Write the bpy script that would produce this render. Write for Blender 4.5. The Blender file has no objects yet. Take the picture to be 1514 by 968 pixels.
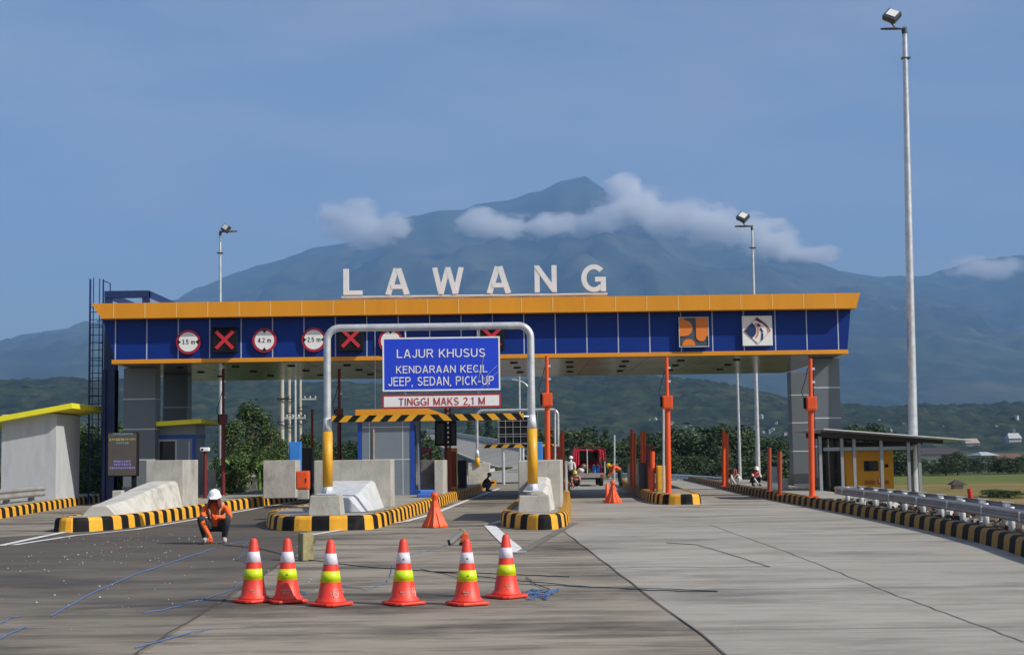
import bpy, bmesh, math, random
from mathutils import Vector, Matrix, noise
R = math.radians
SC = bpy.context.scene
COL = SC.collection
random.seed(7)

# ------------------------------------------------------------------ camera, light, exposure
F = 2200.0                      # focal length in photograph pixels (1514 wide)
EYE = 1.5
PITCH = math.atan((672 - 484) / F)
ROLL = -0.0140
cam_d = bpy.data.cameras.new('camera'); cam = bpy.data.objects.new('camera', cam_d); COL.objects.link(cam)
cam_d.sensor_width = 36; cam_d.lens = F / 1514 * 36
cam_d.clip_start = 0.1; cam_d.clip_end = 60000
CM = Matrix.Rotation(R(90) + PITCH, 4, 'X') @ Matrix.Rotation(ROLL, 4, 'Z')
cam.matrix_world = Matrix.Translation((0, 0, EYE)) @ CM
SC.camera = cam

SUN_EL, SUN_AZ = R(38), math.atan2(0.90, -0.44)     # azimuth clockwise from +Y: right, slightly behind the camera
w = bpy.data.worlds.new('World'); SC.world = w; w.use_nodes = True
nt = w.node_tree; bg = nt.nodes['Background']
sky = nt.nodes.new('ShaderNodeTexSky'); sky.sky_type = 'NISHITA'; sky.sun_disc = False
sky.sun_elevation = SUN_EL; sky.sun_rotation = SUN_AZ; sky.altitude = 400
sky.air_density = 1.2; sky.dust_density = 2.2; sky.ozone_density = 3.5
tc = nt.nodes.new('ShaderNodeTexCoord')
mp = nt.nodes.new('ShaderNodeMapping'); mp.inputs['Scale'].default_value = (2.2, 2.2, 9)
nz = nt.nodes.new('ShaderNodeTexNoise'); nz.inputs['Scale'].default_value = 2.3; nz.inputs['Detail'].default_value = 7; nz.inputs['Roughness'].default_value = .55
rp = nt.nodes.new('ShaderNodeMapRange'); rp.inputs['From Min'].default_value = .40; rp.inputs['From Max'].default_value = .78
rp.inputs['To Min'].default_value = .10; rp.inputs['To Max'].default_value = .50
mx = nt.nodes.new('ShaderNodeMix'); mx.data_type = 'RGBA'
mx.inputs['B'].default_value = (5.4, 5.2, 6.0, 1)                    # thin high cloud, in the sky's own units
L = nt.links.new
L(tc.outputs['Generated'], mp.inputs['Vector']); L(mp.outputs['Vector'], nz.inputs['Vector']); L(nz.outputs['Fac'], rp.inputs['Value'])
L(rp.outputs['Result'], mx.inputs['Factor']); L(sky.outputs['Color'], mx.inputs['A']); L(mx.outputs['Result'], bg.inputs['Color'])
bg.inputs['Strength'].default_value = 0.11
sd = bpy.data.lights.new('sun', 'SUN'); sun = bpy.data.objects.new('sun', sd); COL.objects.link(sun)
sd.energy = 5.0; sd.angle = R(0.5); sd.color = (1.0, .94, .84)
SUNDIR = Vector((math.sin(SUN_AZ) * math.cos(SUN_EL), math.cos(SUN_AZ) * math.cos(SUN_EL), math.sin(SUN_EL)))
sun.rotation_euler = SUNDIR.to_track_quat('Z', 'Y').to_euler()
vs = SC.view_settings; vs.view_transform = 'Standard'; vs.look = 'None'; vs.exposure = 0.0; vs.gamma = 1; vs.use_curve_mapping = False
SC.render.engine = 'CYCLES'
cy = SC.cycles; cy.use_denoising = True; cy.max_bounces = 9; cy.diffuse_bounces = 3; cy.glossy_bounces = 3
cy.volume_bounces = 8; cy.transparent_max_bounces = 12; cy.volume_step_rate = 1; cy.volume_max_steps = 256

# ------------------------------------------------------------------ pixel of the photograph -> point of the place
ORI = Vector((0, 0, EYE)); CM3 = CM.to_3x3()
def ray(px, py): return CM3 @ Vector(((px - 757) / F, -(py - 484) / F, -1))
def P(px, py, D):
    d = ray(px, py); return ORI + d * (D / d.y)
def G(px, py, z=0.0):
    d = ray(px, py); return ORI + d * ((z - EYE) / d.z)
def Z(px, py, D): return P(px, py, D).z
def X(px, D, py=600): return P(px, py, D).x

# ------------------------------------------------------------------ materials
MATS = {}
def mat(name, col, rough=.6, metal=0.0, var=.18, scale=3.0, detail=5, bump=0.0, bscale=None, spec=.5, emit=None, estr=0, alpha=None, stretch=None, dirt=None):
    if name in MATS: return MATS[name]
    m = bpy.data.materials.new(name); m.use_nodes = True; MATS[name] = m
    n = m.node_tree; b = n.nodes['Principled BSDF']; l = n.links.new
    b.inputs['Roughness'].default_value = rough; b.inputs['Metallic'].default_value = metal
    b.inputs['Specular IOR Level'].default_value = spec
    c = (*col, 1)
    t = n.nodes.new('ShaderNodeTexCoord'); v = t.outputs['Object']
    if stretch:
        mm = n.nodes.new('ShaderNodeMapping'); mm.inputs['Scale'].default_value = stretch; l(v, mm.inputs['Vector']); v = mm.outputs['Vector']
    z = n.nodes.new('ShaderNodeTexNoise'); z.inputs['Scale'].default_value = scale; z.inputs['Detail'].default_value = detail; z.inputs['Roughness'].default_value = .65
    l(v, z.inputs['Vector'])
    r = n.nodes.new('ShaderNodeValToRGB'); e = r.color_ramp.elements
    e[0].position = .3; e[1].position = .7
    e[0].color = (*[x * (1 - var) for x in col], 1); e[1].color = (*[min(1, x * (1 + var)) for x in col], 1)
    l(z.outputs['Fac'], r.inputs['Fac']); out = r.outputs['Color']
    if dirt:
        z2 = n.nodes.new('ShaderNodeTexNoise'); z2.inputs['Scale'].default_value = dirt[1]; z2.inputs['Detail'].default_value = 8; z2.inputs['Roughness'].default_value = .7
        l(v, z2.inputs['Vector'])
        mr = n.nodes.new('ShaderNodeMapRange'); mr.inputs['From Min'].default_value = .52; mr.inputs['From Max'].default_value = .68; mr.inputs['To Max'].default_value = dirt[2]
        l(z2.outputs['Fac'], mr.inputs['Value'])
        mi = n.nodes.new('ShaderNodeMix'); mi.data_type = 'RGBA'; mi.inputs['B'].default_value = (*dirt[0], 1)
        l(mr.outputs['Result'], mi.inputs['Factor']); l(out, mi.inputs['A']); out = mi.outputs['Result']
    l(out, b.inputs['Base Color'])
    rr = n.nodes.new('ShaderNodeMapRange'); rr.inputs['To Min'].default_value = max(0, rough - .08); rr.inputs['To Max'].default_value = min(1, rough + .1)
    l(z.outputs['Fac'], rr.inputs['Value']); l(rr.outputs['Result'], b.inputs['Roughness'])
    if bump:
        z3 = n.nodes.new('ShaderNodeTexNoise'); z3.inputs['Scale'].default_value = bscale or scale * 6; z3.inputs['Detail'].default_value = 6
        l(v, z3.inputs['Vector'])
        bp = n.nodes.new('ShaderNodeBump'); bp.inputs['Strength'].default_value = bump; bp.inputs['Distance'].default_value = .02
        l(z3.outputs['Fac'], bp.inputs['Height']); l(bp.outputs['Normal'], b.inputs['Normal'])
    if emit:
        b.inputs['Emission Color'].default_value = (*emit, 1); b.inputs['Emission Strength'].default_value = estr
    return m
def M_(k): return MATS[k]

mat('concrete', (.385, .37, .33), .85, var=.18, scale=2.2, bump=.35, dirt=((.16, .145, .12), 1.5, .7), stretch=(1, 1, .6))
mat('concrete_pale', (.50, .485, .44), .85, var=.16, scale=2.5, bump=.35, dirt=((.20, .18, .15), 1.7, .65))
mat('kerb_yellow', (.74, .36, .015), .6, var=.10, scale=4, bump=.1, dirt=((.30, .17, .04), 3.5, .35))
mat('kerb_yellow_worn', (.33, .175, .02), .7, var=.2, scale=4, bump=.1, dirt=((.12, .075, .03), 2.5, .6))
mat('kerb_black', (.011, .011, .012), .7, spec=.12, var=.3, scale=4, bump=.1, dirt=((.05, .045, .035), 3.5, .35))
mat('marking_white', (.70, .70, .67), .7, var=.1, scale=3, dirt=((.28, .26, .22), 2.2, .75))
mat('joint_dark', (.065, .058, .05), .9, var=.4, scale=3)
mat('tar_grey', (.15, .135, .115), .9, var=.4, scale=4)
mat('fascia_blue', (.003, .027, .20), .45, var=.10, scale=.5, spec=.25, bump=.03, bscale=.7)
mat('fascia_yellow', (.70, .28, .010), .42, var=.08, scale=.5, bump=.03, bscale=.7, dirt=((.42, .17, .02), 1.1, .25), stretch=(1, 1, .3))
mat('seam', (.42, .46, .58), .6, var=.05)
mat('seam_yellow', (.75, .48, .16), .6, var=.05)
mat('soffit', (.17, .125, .065), .18, metal=.6, var=.12, scale=.6)
mat('panel_grey', (.13, .15, .17), .38, metal=.1, var=.06, scale=1)
mat('panel_dark', (.05, .058, .066), .4, var=.1, scale=1)
mat('seam_grey', (.50, .52, .54), .6, var=.05)
mat('letter_white', (.68, .71, .745), .5, var=.04, scale=2)
mat('steel_navy', (.008, .028, .12), .45, var=.15)
mat('galvanised', (.60, .61, .62), .36, metal=.45, var=.18, scale=5)
mat('galv_white', (.62, .64, .66), .45, metal=.25, var=.1, scale=5)
mat('rail_steel', (.34, .335, .33), .55, metal=.25, var=.18, scale=4, dirt=((.16, .13, .11), 2.0, .5))
mat('orange', (.72, .085, .012), .45, var=.08, scale=4)
mat('orange_dull', (.30, .045, .015), .6, var=.2, scale=4)
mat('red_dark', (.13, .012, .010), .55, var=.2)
mat('pole_yellow', (.68, .34, .015), .45, var=.1, scale=5)
mat('sign_blue', (.014, .055, .62), .4, var=.05)
mat('white_paint', (.78, .78, .77), .5, var=.05)
mat('wall_grey', (.44, .46, .48), .75, var=.07, scale=1.5, bump=.08, dirt=((.23, .24, .24), 1.2, .4), stretch=(1, 1, .25))
mat('roof_lime', (.78, .70, .02), .5, var=.08)
mat('red_paint', (.58, .015, .012), .45, var=.08)
mat('sign_red', (.42, .012, .03), .45, var=.08)
mat('black', (.008, .008, .009), .6, var=.3, spec=.2)
mat('dark_glass', (.012, .014, .016), .12, var=.2)
mat('led_red', (.30, .01, .02), .4, emit=(1.0, .06, .08), estr=.18)
mat('led_panel', (.085, .072, .062), .45, var=.15)
mat('led_cyan', (.10, .20, .22), .5, emit=(.25, .6, .7), estr=.10)
mat('led_yellow', (.25, .22, .06), .5, emit=(.8, .7, .2), estr=.10)
mat('led_violet', (.16, .14, .34), .5, emit=(.5, .4, 1), estr=.12)
mat('logo_orange', (.72, .19, .02), .5, var=.05)
mat('logo_slate', (.045, .075, .105), .5, var=.08)
mat('logo_navy', (.010, .030, .12), .5, var=.08)
mat('logo_maroon', (.14, .012, .025), .5, var=.08)
mat('logo_pink', (.62, .22, .14), .5, var=.08)
mat('cone_red', (.78, .045, .022), .48, var=.10, scale=6, dirt=((.34, .10, .06), 9, .45))
mat('cone_white', (.68, .66, .74), .45, var=.08, scale=8, dirt=((.42, .38, .38), 11, .4))
mat('cone_lime', (.55, .72, .01), .4, var=.06)
mat('cone_lime_edge', (.80, .55, .01), .4, var=.06)
mat('mark_pale', (.80, .42, .36), .6, var=.1)
mat('skin', (.22, .11, .065), .6, var=.1)
mat('skin_dark', (.10, .05, .032), .6, var=.1)
mat('vest_orange', (.80, .13, .02), .75, var=.12, scale=9, bump=.3)
mat('trousers_dark', (.03, .033, .038), .9, var=.3, scale=12, bump=.3)
mat('cloth_maroon', (.12, .02, .018), .9, var=.25, scale=9)
mat('cloth_red', (.42, .02, .03), .85, var=.2, scale=9)
mat('cloth_white', (.66, .65, .66), .85, var=.1, scale=9)
mat('cloth_pink', (.70, .20, .17), .85, var=.12, scale=9)
mat('cloth_blue', (.06, .10, .20), .85, var=.2, scale=9)
mat('cloth_tan', (.42, .33, .26), .85, var=.2, scale=9)
mat('vest_grey', (.30, .25, .20), .7, var=.1)
mat('shoe', (.35, .33, .29), .8, var=.3)
mat('helmet_white', (.86, .86, .86), .3, var=.03)
mat('helmet_yellow', (.80, .52, .02), .3, var=.04)
mat('tyre', (.015, .015, .016), .9, var=.3)
mat('canvas_red', (.40, .015, .035), .8, var=.2, scale=6, bump=.3)
mat('cabinet_blue', (.03, .20, .58), .5, var=.08)
mat('cabinet_dark', (.02, .016, .018), .55, var=.3)
mat('cable_black', (.02, .02, .022), .7, var=.2)
mat('cable_blue', (.07, .16, .36), .7, var=.2)
mat('cable_teal', (.03, .09, .12), .7, var=.2)
mat('block_ochre', (.30, .26, .13), .85, var=.3, scale=9, bump=.4, dirt=((.12, .10, .07), 6, .7))
mat('generator_yellow', (.78, .34, .008), .5, var=.08)
mat('zinc', (.30, .32, .34), .5, metal=.3, var=.1)
mat('booth_grey', (.17, .20, .23), .4, var=.06)
mat('booth_blue', (.012, .055, .30), .4, var=.1)
mat('corrugated', (.30, .29, .28), .6, metal=.3, var=.2, scale=5, dirt=((.22, .13, .10), 4, .6))
mat('tarp_blue', (.04, .13, .45), .6, var=.15)
mat('wood_pole', (.42, .38, .31), .8, var=.15, scale=4)
mat('bark', (.09, .065, .045), .9, var=.3, scale=4, bump=.5)
mat('thatch', (.05, .042, .036), .95, var=.3, scale=8, bump=.4)
mat('house_white', (.50, .50, .48), .8, var=.08)
mat('house_roof', (.17, .085, .06), .8, var=.2)
mat('roof_dark', (.05, .042, .045), .8, var=.2)
mat('debris', (.55, .53, .48), .8, var=.2)
mat('plastic_sheet', (.58, .60, .62), .25, var=.12, scale=3, bump=.5, bscale=4)

def leaf_mat(name, a, b_):
    m = bpy.data.materials.new(name); m.use_nodes = True; MATS[name] = m
    n = m.node_tree; bs = n.nodes['Principled BSDF']; l = n.links.new
    g = n.nodes.new('ShaderNodeNewGeometry')
    r = n.nodes.new('ShaderNodeValToRGB'); r.color_ramp.elements[0].color = (*a, 1); r.color_ramp.elements[1].color = (*b_, 1)
    l(g.outputs['Random Per Island'], r.inputs['Fac']); l(r.outputs['Color'], bs.inputs['Base Color'])
    bs.inputs['Roughness'].default_value = .6
    bs.inputs['Specular IOR Level'].default_value = .25
leaf_mat('leaf_dark', (.022, .045, .012), (.075, .115, .028))
leaf_mat('leaf_mid', (.030, .065, .014), (.10, .16, .035))
leaf_mat('leaf_far', (.020, .040, .014), (.055, .085, .028))
leaf_mat('leaf_banana', (.06, .13, .02), (.14, .24, .05))

# ------------------------------------------------------------------ mesh builder
class MB:
    def __init__(s): s.v = []; s.f = []; s.m = []; s.s = []
    def add(s, vs, fs, mi=0, sm=False):
        o = len(s.v); s.v += [Vector(p) for p in vs]
        for f in fs: s.f.append([o + i for i in f]); s.m.append(mi); s.s.append(sm)
        return s
    def box(s, x0, x1, y0, y1, z0, z1, mi=0, shear=0.0):
        """shear: dx per metre of y, following the road's axis"""
        vs = [(x + shear * (y - y0), y, z) for z in (z0, z1) for (x, y) in ((x0, y0), (x1, y0), (x1, y1), (x0, y1))]
        return s.add(vs, [(3, 2, 1, 0), (4, 5, 6, 7), (0, 1, 5, 4), (1, 2, 6, 5), (2, 3, 7, 6), (3, 0, 4, 7)], mi)
    def obox(s, c, h, M=None, mi=0):
        M = M or Matrix.Identity(3); c = Vector(c)
        vs = [c + M @ Vector((sx * h[0], sy * h[1], sz * h[2])) for sz in (-1, 1) for (sx, sy) in ((-1, -1), (1, -1), (1, 1), (-1, 1))]
        return s.add(vs, [(3, 2, 1, 0), (4, 5, 6, 7), (0, 1, 5, 4), (1, 2, 6, 5), (2, 3, 7, 6), (3, 0, 4, 7)], mi)
    def path(s, pts, r, n=8, mi=0, cap=True, sm=True):
        pts = [Vector(p) for p in pts]; rs = r if isinstance(r, (list, tuple)) else [r] * len(pts)
        rings = []; up = None
        for i, p in enumerate(pts):
            t = (pts[min(i + 1, len(pts) - 1)] - pts[max(i - 1, 0)]).normalized()
            if up is None: up = t.orthogonal().normalized()
            up = (up - t * up.dot(t)); up = up.normalized() if up.length > 1e-6 else t.orthogonal().normalized()
            b = t.cross(up)
            rings.append([p + (up * math.cos(a) + b * math.sin(a)) * rs[i] for a in [2 * math.pi * k / n for k in range(n)]])
        vs = [q for ring in rings for q in ring]; fs = []
        for i in range(len(pts) - 1):
            for k in range(n):
                fs.append((i * n + k, i * n + (k + 1) % n, (i + 1) * n + (k + 1) % n, (i + 1) * n + k))
        s.add(vs, fs, mi, sm)
        if cap:
            s.add(rings[0], [tuple(reversed(range(n)))], mi); s.add(rings[-1], [tuple(range(n))], mi)
        return s
    def lathe(s, prof, c, n=20, mi=0, sm=True, M=None):
        c = Vector(c); M = M or Matrix.Identity(3); vs = []; fs = []
        for (r, z) in prof:
            for k in range(n):
                a = 2 * math.pi * k / n; vs.append(c + M @ Vector((r * math.cos(a), r * math.sin(a), z)))
        for i in range(len(prof) - 1):
            for k in range(n):
                fs.append((i * n + k, i * n + (k + 1) % n, (i + 1) * n + (k + 1) % n, (i + 1) * n + k))
        fs.append(tuple(reversed(range(n)))); fs.append(tuple(range((len(prof) - 1) * n, len(prof) * n)))
        return s.add(vs, fs, mi, sm)
    def prism(s, poly, o, u, v, d, mi=0):
        """poly in the (u, v) plane from o, extruded by the vector d"""
        o, u, v, d = Vector(o), Vector(u), Vector(v), Vector(d); n = len(poly)
        a = [o + u * p[0] + v * p[1] for p in poly]; b = [p + d for p in a]
        fs = [tuple(range(n)), tuple(reversed(range(n, 2 * n)))] + [(i, i + n, (i + 1) % n + n, (i + 1) % n) for i in range(n)]
        return s.add(a + b, fs, mi)
    def ball(s, c, r, mi=0, n=12, sx=1, sy=1, sz=1):
        prof = [(max(1e-4, math.sin(math.pi * i / 8)) * 1.0, -math.cos(math.pi * i / 8)) for i in range(9)]
        return s.lathe(prof, c, n, mi, True, Matrix.Diagonal((r * sx, r * sy, r * sz)))
    def build(s, name, mats, parent=None, bevel=0, weld=False):
        if not isinstance(mats, (list, tuple)): mats = [mats]
        off = WLOC.get(parent.name, Vector()) if parent else Vector()
        me = bpy.data.meshes.new(name)
        me.from_pydata([p - off for p in s.v], [], s.f)
        for k in mats: me.materials.append(MATS[k])
        me.polygons.foreach_set('material_index', s.m); me.polygons.foreach_set('use_smooth', s.s)
        bm = bmesh.new(); bm.from_mesh(me)
        if weld: bmesh.ops.remove_doubles(bm, verts=bm.verts, dist=1e-4)
        bmesh.ops.recalc_face_normals(bm, faces=bm.faces); bm.to_mesh(me); bm.free()
        me.update()
        o = bpy.data.objects.new(name, me); COL.objects.link(o)
        if parent: o.parent = parent; WLOC[o.name] = off
        if bevel:
            bv = o.modifiers.new('edge', 'BEVEL'); bv.width = bevel; bv.segments = 2; bv.limit_method = 'ANGLE'; bv.angle_limit = R(40)
        return o
WLOC = {}
def tag(o, label, cat, group=None, kind='thing'):
    o['label'] = label; o['category'] = cat; o['kind'] = kind
    if group: o['group'] = group
    return o
def thing(name, loc, label, cat, group=None):
    o = bpy.data.objects.new(name, None); o.empty_display_size = .2; COL.objects.link(o)
    o.location = loc; WLOC[o.name] = Vector(loc)
    return tag(o, label, cat, group)
def struct(o, kind='structure'): o['kind'] = kind; return o
def copy_tree(o, loc, rz=0.0, sc=None, label=None):
    c = o.copy(); COL.objects.link(c); c.location = loc; c.rotation_euler = (0, 0, rz)
    if sc: c.scale = (sc,) * 3 if not isinstance(sc, tuple) else sc
    if label: c['label'] = label
    def rec(a, b):
        for ch in [k for k in bpy.data.objects if k.parent == a]:
            d = ch.copy(); COL.objects.link(d); d.parent = b; rec(ch, d)
    rec(o, c); return c
# ------------------------------------------------------------------ plain grotesque capitals drawn as strokes
def _arc(cx, cy, rx, ry, a0, a1, n=10): return [(cx + rx * math.cos(R(a0 + (a1 - a0) * i / n)), cy + ry * math.sin(R(a0 + (a1 - a0) * i / n))) for i in range(n + 1)]
def glyph(ch, s):
    """s = half the stroke; returns (width, [centre lines]) in a box one unit high"""
    t, bt = 1 - s, s
    if ch == 'L': return .58, [[(s, 1), (s, bt), (.58, bt)]]
    if ch == 'A': return .74, [[(s * 1.1, 0), (.37 - s * .35, 1)], [(.74 - s * 1.1, 0), (.37 + s * .35, 1)], [(.18, .30), (.56, .30)]]
    if ch == 'W': w = 1.04; return w, [[(s, 1), (w * .27, 0)], [(w * .27, 0), (w * .5, 1)], [(w * .5, 1), (w * .73, 0)], [(w * .73, 0), (w - s, 1)]]
    if ch == 'N': return .72, [[(s, 0), (s, 1)], [(.72 - s, 0), (.72 - s, 1)], [(s, 1 - s * .6), (.72 - s, s * .6)]]
    if ch == 'G': return .78, [_arc(.40, .5, .40 - s, .5 - s, 42, 318, 20), [(.78 - s, .50), (.78 - s, .02)], [(.44, .46), (.78, .46)]]
    if ch == 'J': return .52, [[(.52 - s, 1)] + _arc(.26, .30, .26 - s, .30 - s, 0, -170, 10)]
    if ch == 'U': return .70, [[(s, 1)] + _arc(.35, .34, .35 - s, .34 - s, 180, 360, 12) + [(.70 - s, 1)]]
    if ch in 'RP':
        q = [[(s, 0), (s, t), (.40, t)] + _arc(.42, .735, .26 - s, .265 - s, 90, -90, 10) + [(s, .47 + s * .0)]]
        if ch == 'R': q.append([(.42, .46), (.70 - s * .7, 0)])
        return (.70 if ch == 'R' else .66), q
    if ch == 'K': return .70, [[(s, 0), (s, 1)], [(s, .36), (.66 - s * .5, 1)], [(.26, .58), (.70 - s * .7, 0)]]
    if ch == 'H': return .72, [[(s, 0), (s, 1)], [(.72 - s, 0), (.72 - s, 1)], [(s, .53), (.72 - s, .53)]]
    if ch == 'S': return .66, [_arc(.33, .75 - s * .25, .31 - s, .25 - s * .75, 25, 270, 12)[:-1] + _arc(.33, .25 + s * .25, .33 - s, .25 - s * .75, 90, -155, 12)]
    if ch == 'E': return .62, [[(.62, t), (s, t), (s, bt), (.62, bt)], [(s, .53), (.57, .53)]]
    if ch == 'D': return .72, [[(.30, t), (s, t), (s, bt), (.30, bt)] + _arc(.32, .5, .40 - s, .5 - s, -88, 88, 12)]
    if ch == 'C': return .72, [_arc(.38, .5, .38 - s, .5 - s, 48, 312, 18)]
    if ch == 'I': return .14 + s, [[(.07 + s / 2, 0), (.07 + s / 2, 1)]]
    if ch == 'T': return .62, [[(0, t), (.62, t)], [(.31, 0), (.31, 1 - 2 * s)]]
    if ch == 'M': w = .84; return w, [[(s, 0), (s, 1)], [(w - s, 0), (w - s, 1)], [(s, 1 - s * .4), (w / 2, s * .3)], [(w / 2, s * .3), (w - s, 1 - s * .4)]]
    if ch == 'm': w = .86; return w, [[(s, 0), (s, .72)], _arc(.25, .45, .21 - s * .4, .27 - s, 150, 0, 8) + [(w / 2, 0)], _arc(.65, .45, .21 - s * .4, .27 - s, 170, 0, 8) + [(w - s, 0)]]
    if ch == '1': return .42, [[(.27, 0), (.27, 1)], [(.04, .76), (.27, .97)]]
    if ch == '2': return .58, [_arc(.29, .72, .29 - s, .28 - s, 165, -25, 10) + [(s * 1.2, bt)], [(s * .6, bt), (.58, bt)]]
    if ch == '3': return .58, [_arc(.28, .75 - s * .2, .26 - s, .25 - s * .8, 155, -80, 10), _arc(.28, .27, .29 - s, .27 - s, 85, -155, 10)]
    if ch == '4': return .60, [[(.44, 0), (.44, 1)], [(.44, .96), (s, .27), (.60, .27)]]
    if ch == '5': return .58, [[(.54, t), (.12, t), (.07, .52)] + _arc(.28, .33, .30 - s, .33 - s, 125, -150, 12)]
    if ch == ',': return .16, [[(.10, .10), (.03, -.14)]]
    if ch == '.': return .16, [[(.08, 0), (.08, 2 * s)]]
    if ch == '-': return .36, [[(.02, .38), (.34, .38)]]
    return .30, []
def ribbon(pts, hw):
    P2 = [Vector((*p, 0)) for p in pts]; Lf, Rt = [], []
    for i, p in enumerate(P2):
        a = (p - P2[i - 1]).normalized() if i else None; c = (P2[i + 1] - p).normalized() if i < len(P2) - 1 else None
        d = (a or c) if (a is None or c is None) else (a + c).normalized(); n_ = Vector((-d.y, d.x, 0)); k = 1.0
        if a is not None and c is not None: k = min(2.0, 1 / max(.3, n_.dot(Vector((-a.y, a.x, 0)))))
        Lf.append(p + n_ * hw * k); Rt.append(p - n_ * hw * k)
    return Lf, Rt
def write(mb, txt, o, width, height, depth, mi=0, stroke=.14, gap=.15):
    """capitals fitted to width x height, facing -y, centred on o"""
    s = stroke / 2; x = 0; items = []
    for ch in txt:
        w, ls = glyph(ch, s); items.append((x, ls)); x += w + gap
    tot = x - gap; kx, kz = width / tot, height; o = Vector(o); q = 0
    for x0, ls in items:
        for l_ in ls:
            Lf, Rt = ribbon(l_, s); q = (q + 1) % 4; d = depth * (1 + .06 * q); n = len(Lf)
            f = lambda p, y: o + Vector(((x0 + p.x - tot / 2) * kx, y, (p.y - .5) * kz))
            vs = [f(p, -d) for p in Lf] + [f(p, -d) for p in Rt] + [f(p, 0) for p in Lf] + [f(p, 0) for p in Rt]
            fs = []
            for i in range(n - 1):
                fs += [(i, i + 1, n + i + 1, n + i), (2 * n + i, 3 * n + i, 3 * n + i + 1, 2 * n + i + 1), (i, 2 * n + i, 2 * n + i + 1, i + 1), (n + i, n + i + 1, 3 * n + i + 1, 3 * n + i)]
            fs += [(0, n, 3 * n, 2 * n), (n - 1, 3 * n - 1, 4 * n - 1, 2 * n - 1)]
            mb.add(vs, fs, mi)
UX, UZ = Vector((1, 0, 0)), Vector((0, 0, 1))
def disc(mb, c, r, d, mi=0, n=28, r2=None):
    """a round plate facing -y; r2 makes it a ring"""
    c = Vector(c)
    if r2 is None: mb.lathe([(r, 0), (r, d)], c, n, mi, False, Matrix.Rotation(R(90), 3, 'X'))
    else:
        M = Matrix.Rotation(R(90), 3, 'X')
        vs = []; fs = []
        for (q, z) in ((r2, 0), (r, 0), (r, d), (r2, d)):
            vs += [c + M @ Vector((q * math.cos(2 * math.pi * k / n), q * math.sin(2 * math.pi * k / n), z)) for k in range(n)]
        for i in range(4):
            for k in range(n): fs.append((i * n + k, i * n + (k + 1) % n, ((i + 1) % 4) * n + (k + 1) % n, ((i + 1) % 4) * n + k))
        mb.add(vs, fs, mi)

# ================================================================== SETTING
AX = 0.043                       # the lanes drift this much to +x per metre
def smooth(a, b, x): t = min(1, max(0, (x - a) / (b - a))); return t * t * (3 - 2 * t)
def lerp_tab(tab, x):
    if x <= tab[0][0]: return tab[0][1]
    for (a, b), (c, d) in zip(tab, tab[1:]):
        if x <= c: return b + (d - b) * (x - a) / (c - a)
    return tab[-1][1]

def ground_mat(name, stops, scale, stretch, bump=.4):
    m = bpy.data.materials.new(name); m.use_nodes = True; MATS[name] = m
    n = m.node_tree; b = n.nodes['Principled BSDF']; l = n.links.new; b.inputs['Roughness'].default_value = .95; b.inputs['Specular IOR Level'].default_value = .2
    t = n.nodes.new('ShaderNodeTexCoord'); mm = n.nodes.new('ShaderNodeMapping'); mm.inputs['Scale'].default_value = stretch
    z = n.nodes.new('ShaderNodeTexNoise'); z.inputs['Scale'].default_value = scale; z.inputs['Detail'].default_value = 9; z.inputs['Roughness'].default_value = .62
    r = n.nodes.new('ShaderNodeValToRGB'); e = r.color_ramp.elements
    while len(e) < len(stops): e.new(.5)
    for k, (p, c) in enumerate(stops): e[k].position = p; e[k].color = (*c, 1)
    l(t.outputs['Object'], mm.inputs['Vector']); l(mm.outputs['Vector'], z.inputs['Vector']); l(z.outputs['Fac'], r.inputs['Fac']); l(r.outputs['Color'], b.inputs['Base Color'])
    bp = n.nodes.new('ShaderNodeBump'); bp.inputs['Strength'].default_value = bump; bp.inputs['Distance'].default_value = .1
    l(z.outputs['Fac'], bp.inputs['Height']); l(bp.outputs['Normal'], b.inputs['Normal'])
ground_mat('ground_green', [(.30, (.035, .055, .016)), (.5, (.06, .085, .025)), (.7, (.12, .11, .05))], .12, (1, 1, 1))
ground_mat('rice_green', [(.3, (.07, .10, .022)), (.55, (.13, .145, .032)), (.75, (.20, .165, .05))], .22, (.25, 1.2, 1))
ground_mat('rice_gold', [(.3, (.09, .09, .028)), (.5, (.19, .145, .045)), (.75, (.27, .20, .075))], .25, (.2, 1.3, 1))
ground_mat('verge_soil', [(.25, (.035, .028, .022)), (.5, (.10, .08, .06)), (.75, (.22, .18, .13))], 2.2, (1, 1, 1), .9)
ground_mat('hill_forest', [(.32, (.005, .011, .006)), (.5, (.018, .030, .012)), (.68, (.055, .065, .024))], .035, (1, 1, 1), .6)
ground_mat('mountain_green', [(.3, (.012, .020, .010)), (.5, (.030, .045, .018)), (.72, (.085, .085, .04))], .0030, (1, 1, 1), .2)

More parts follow.
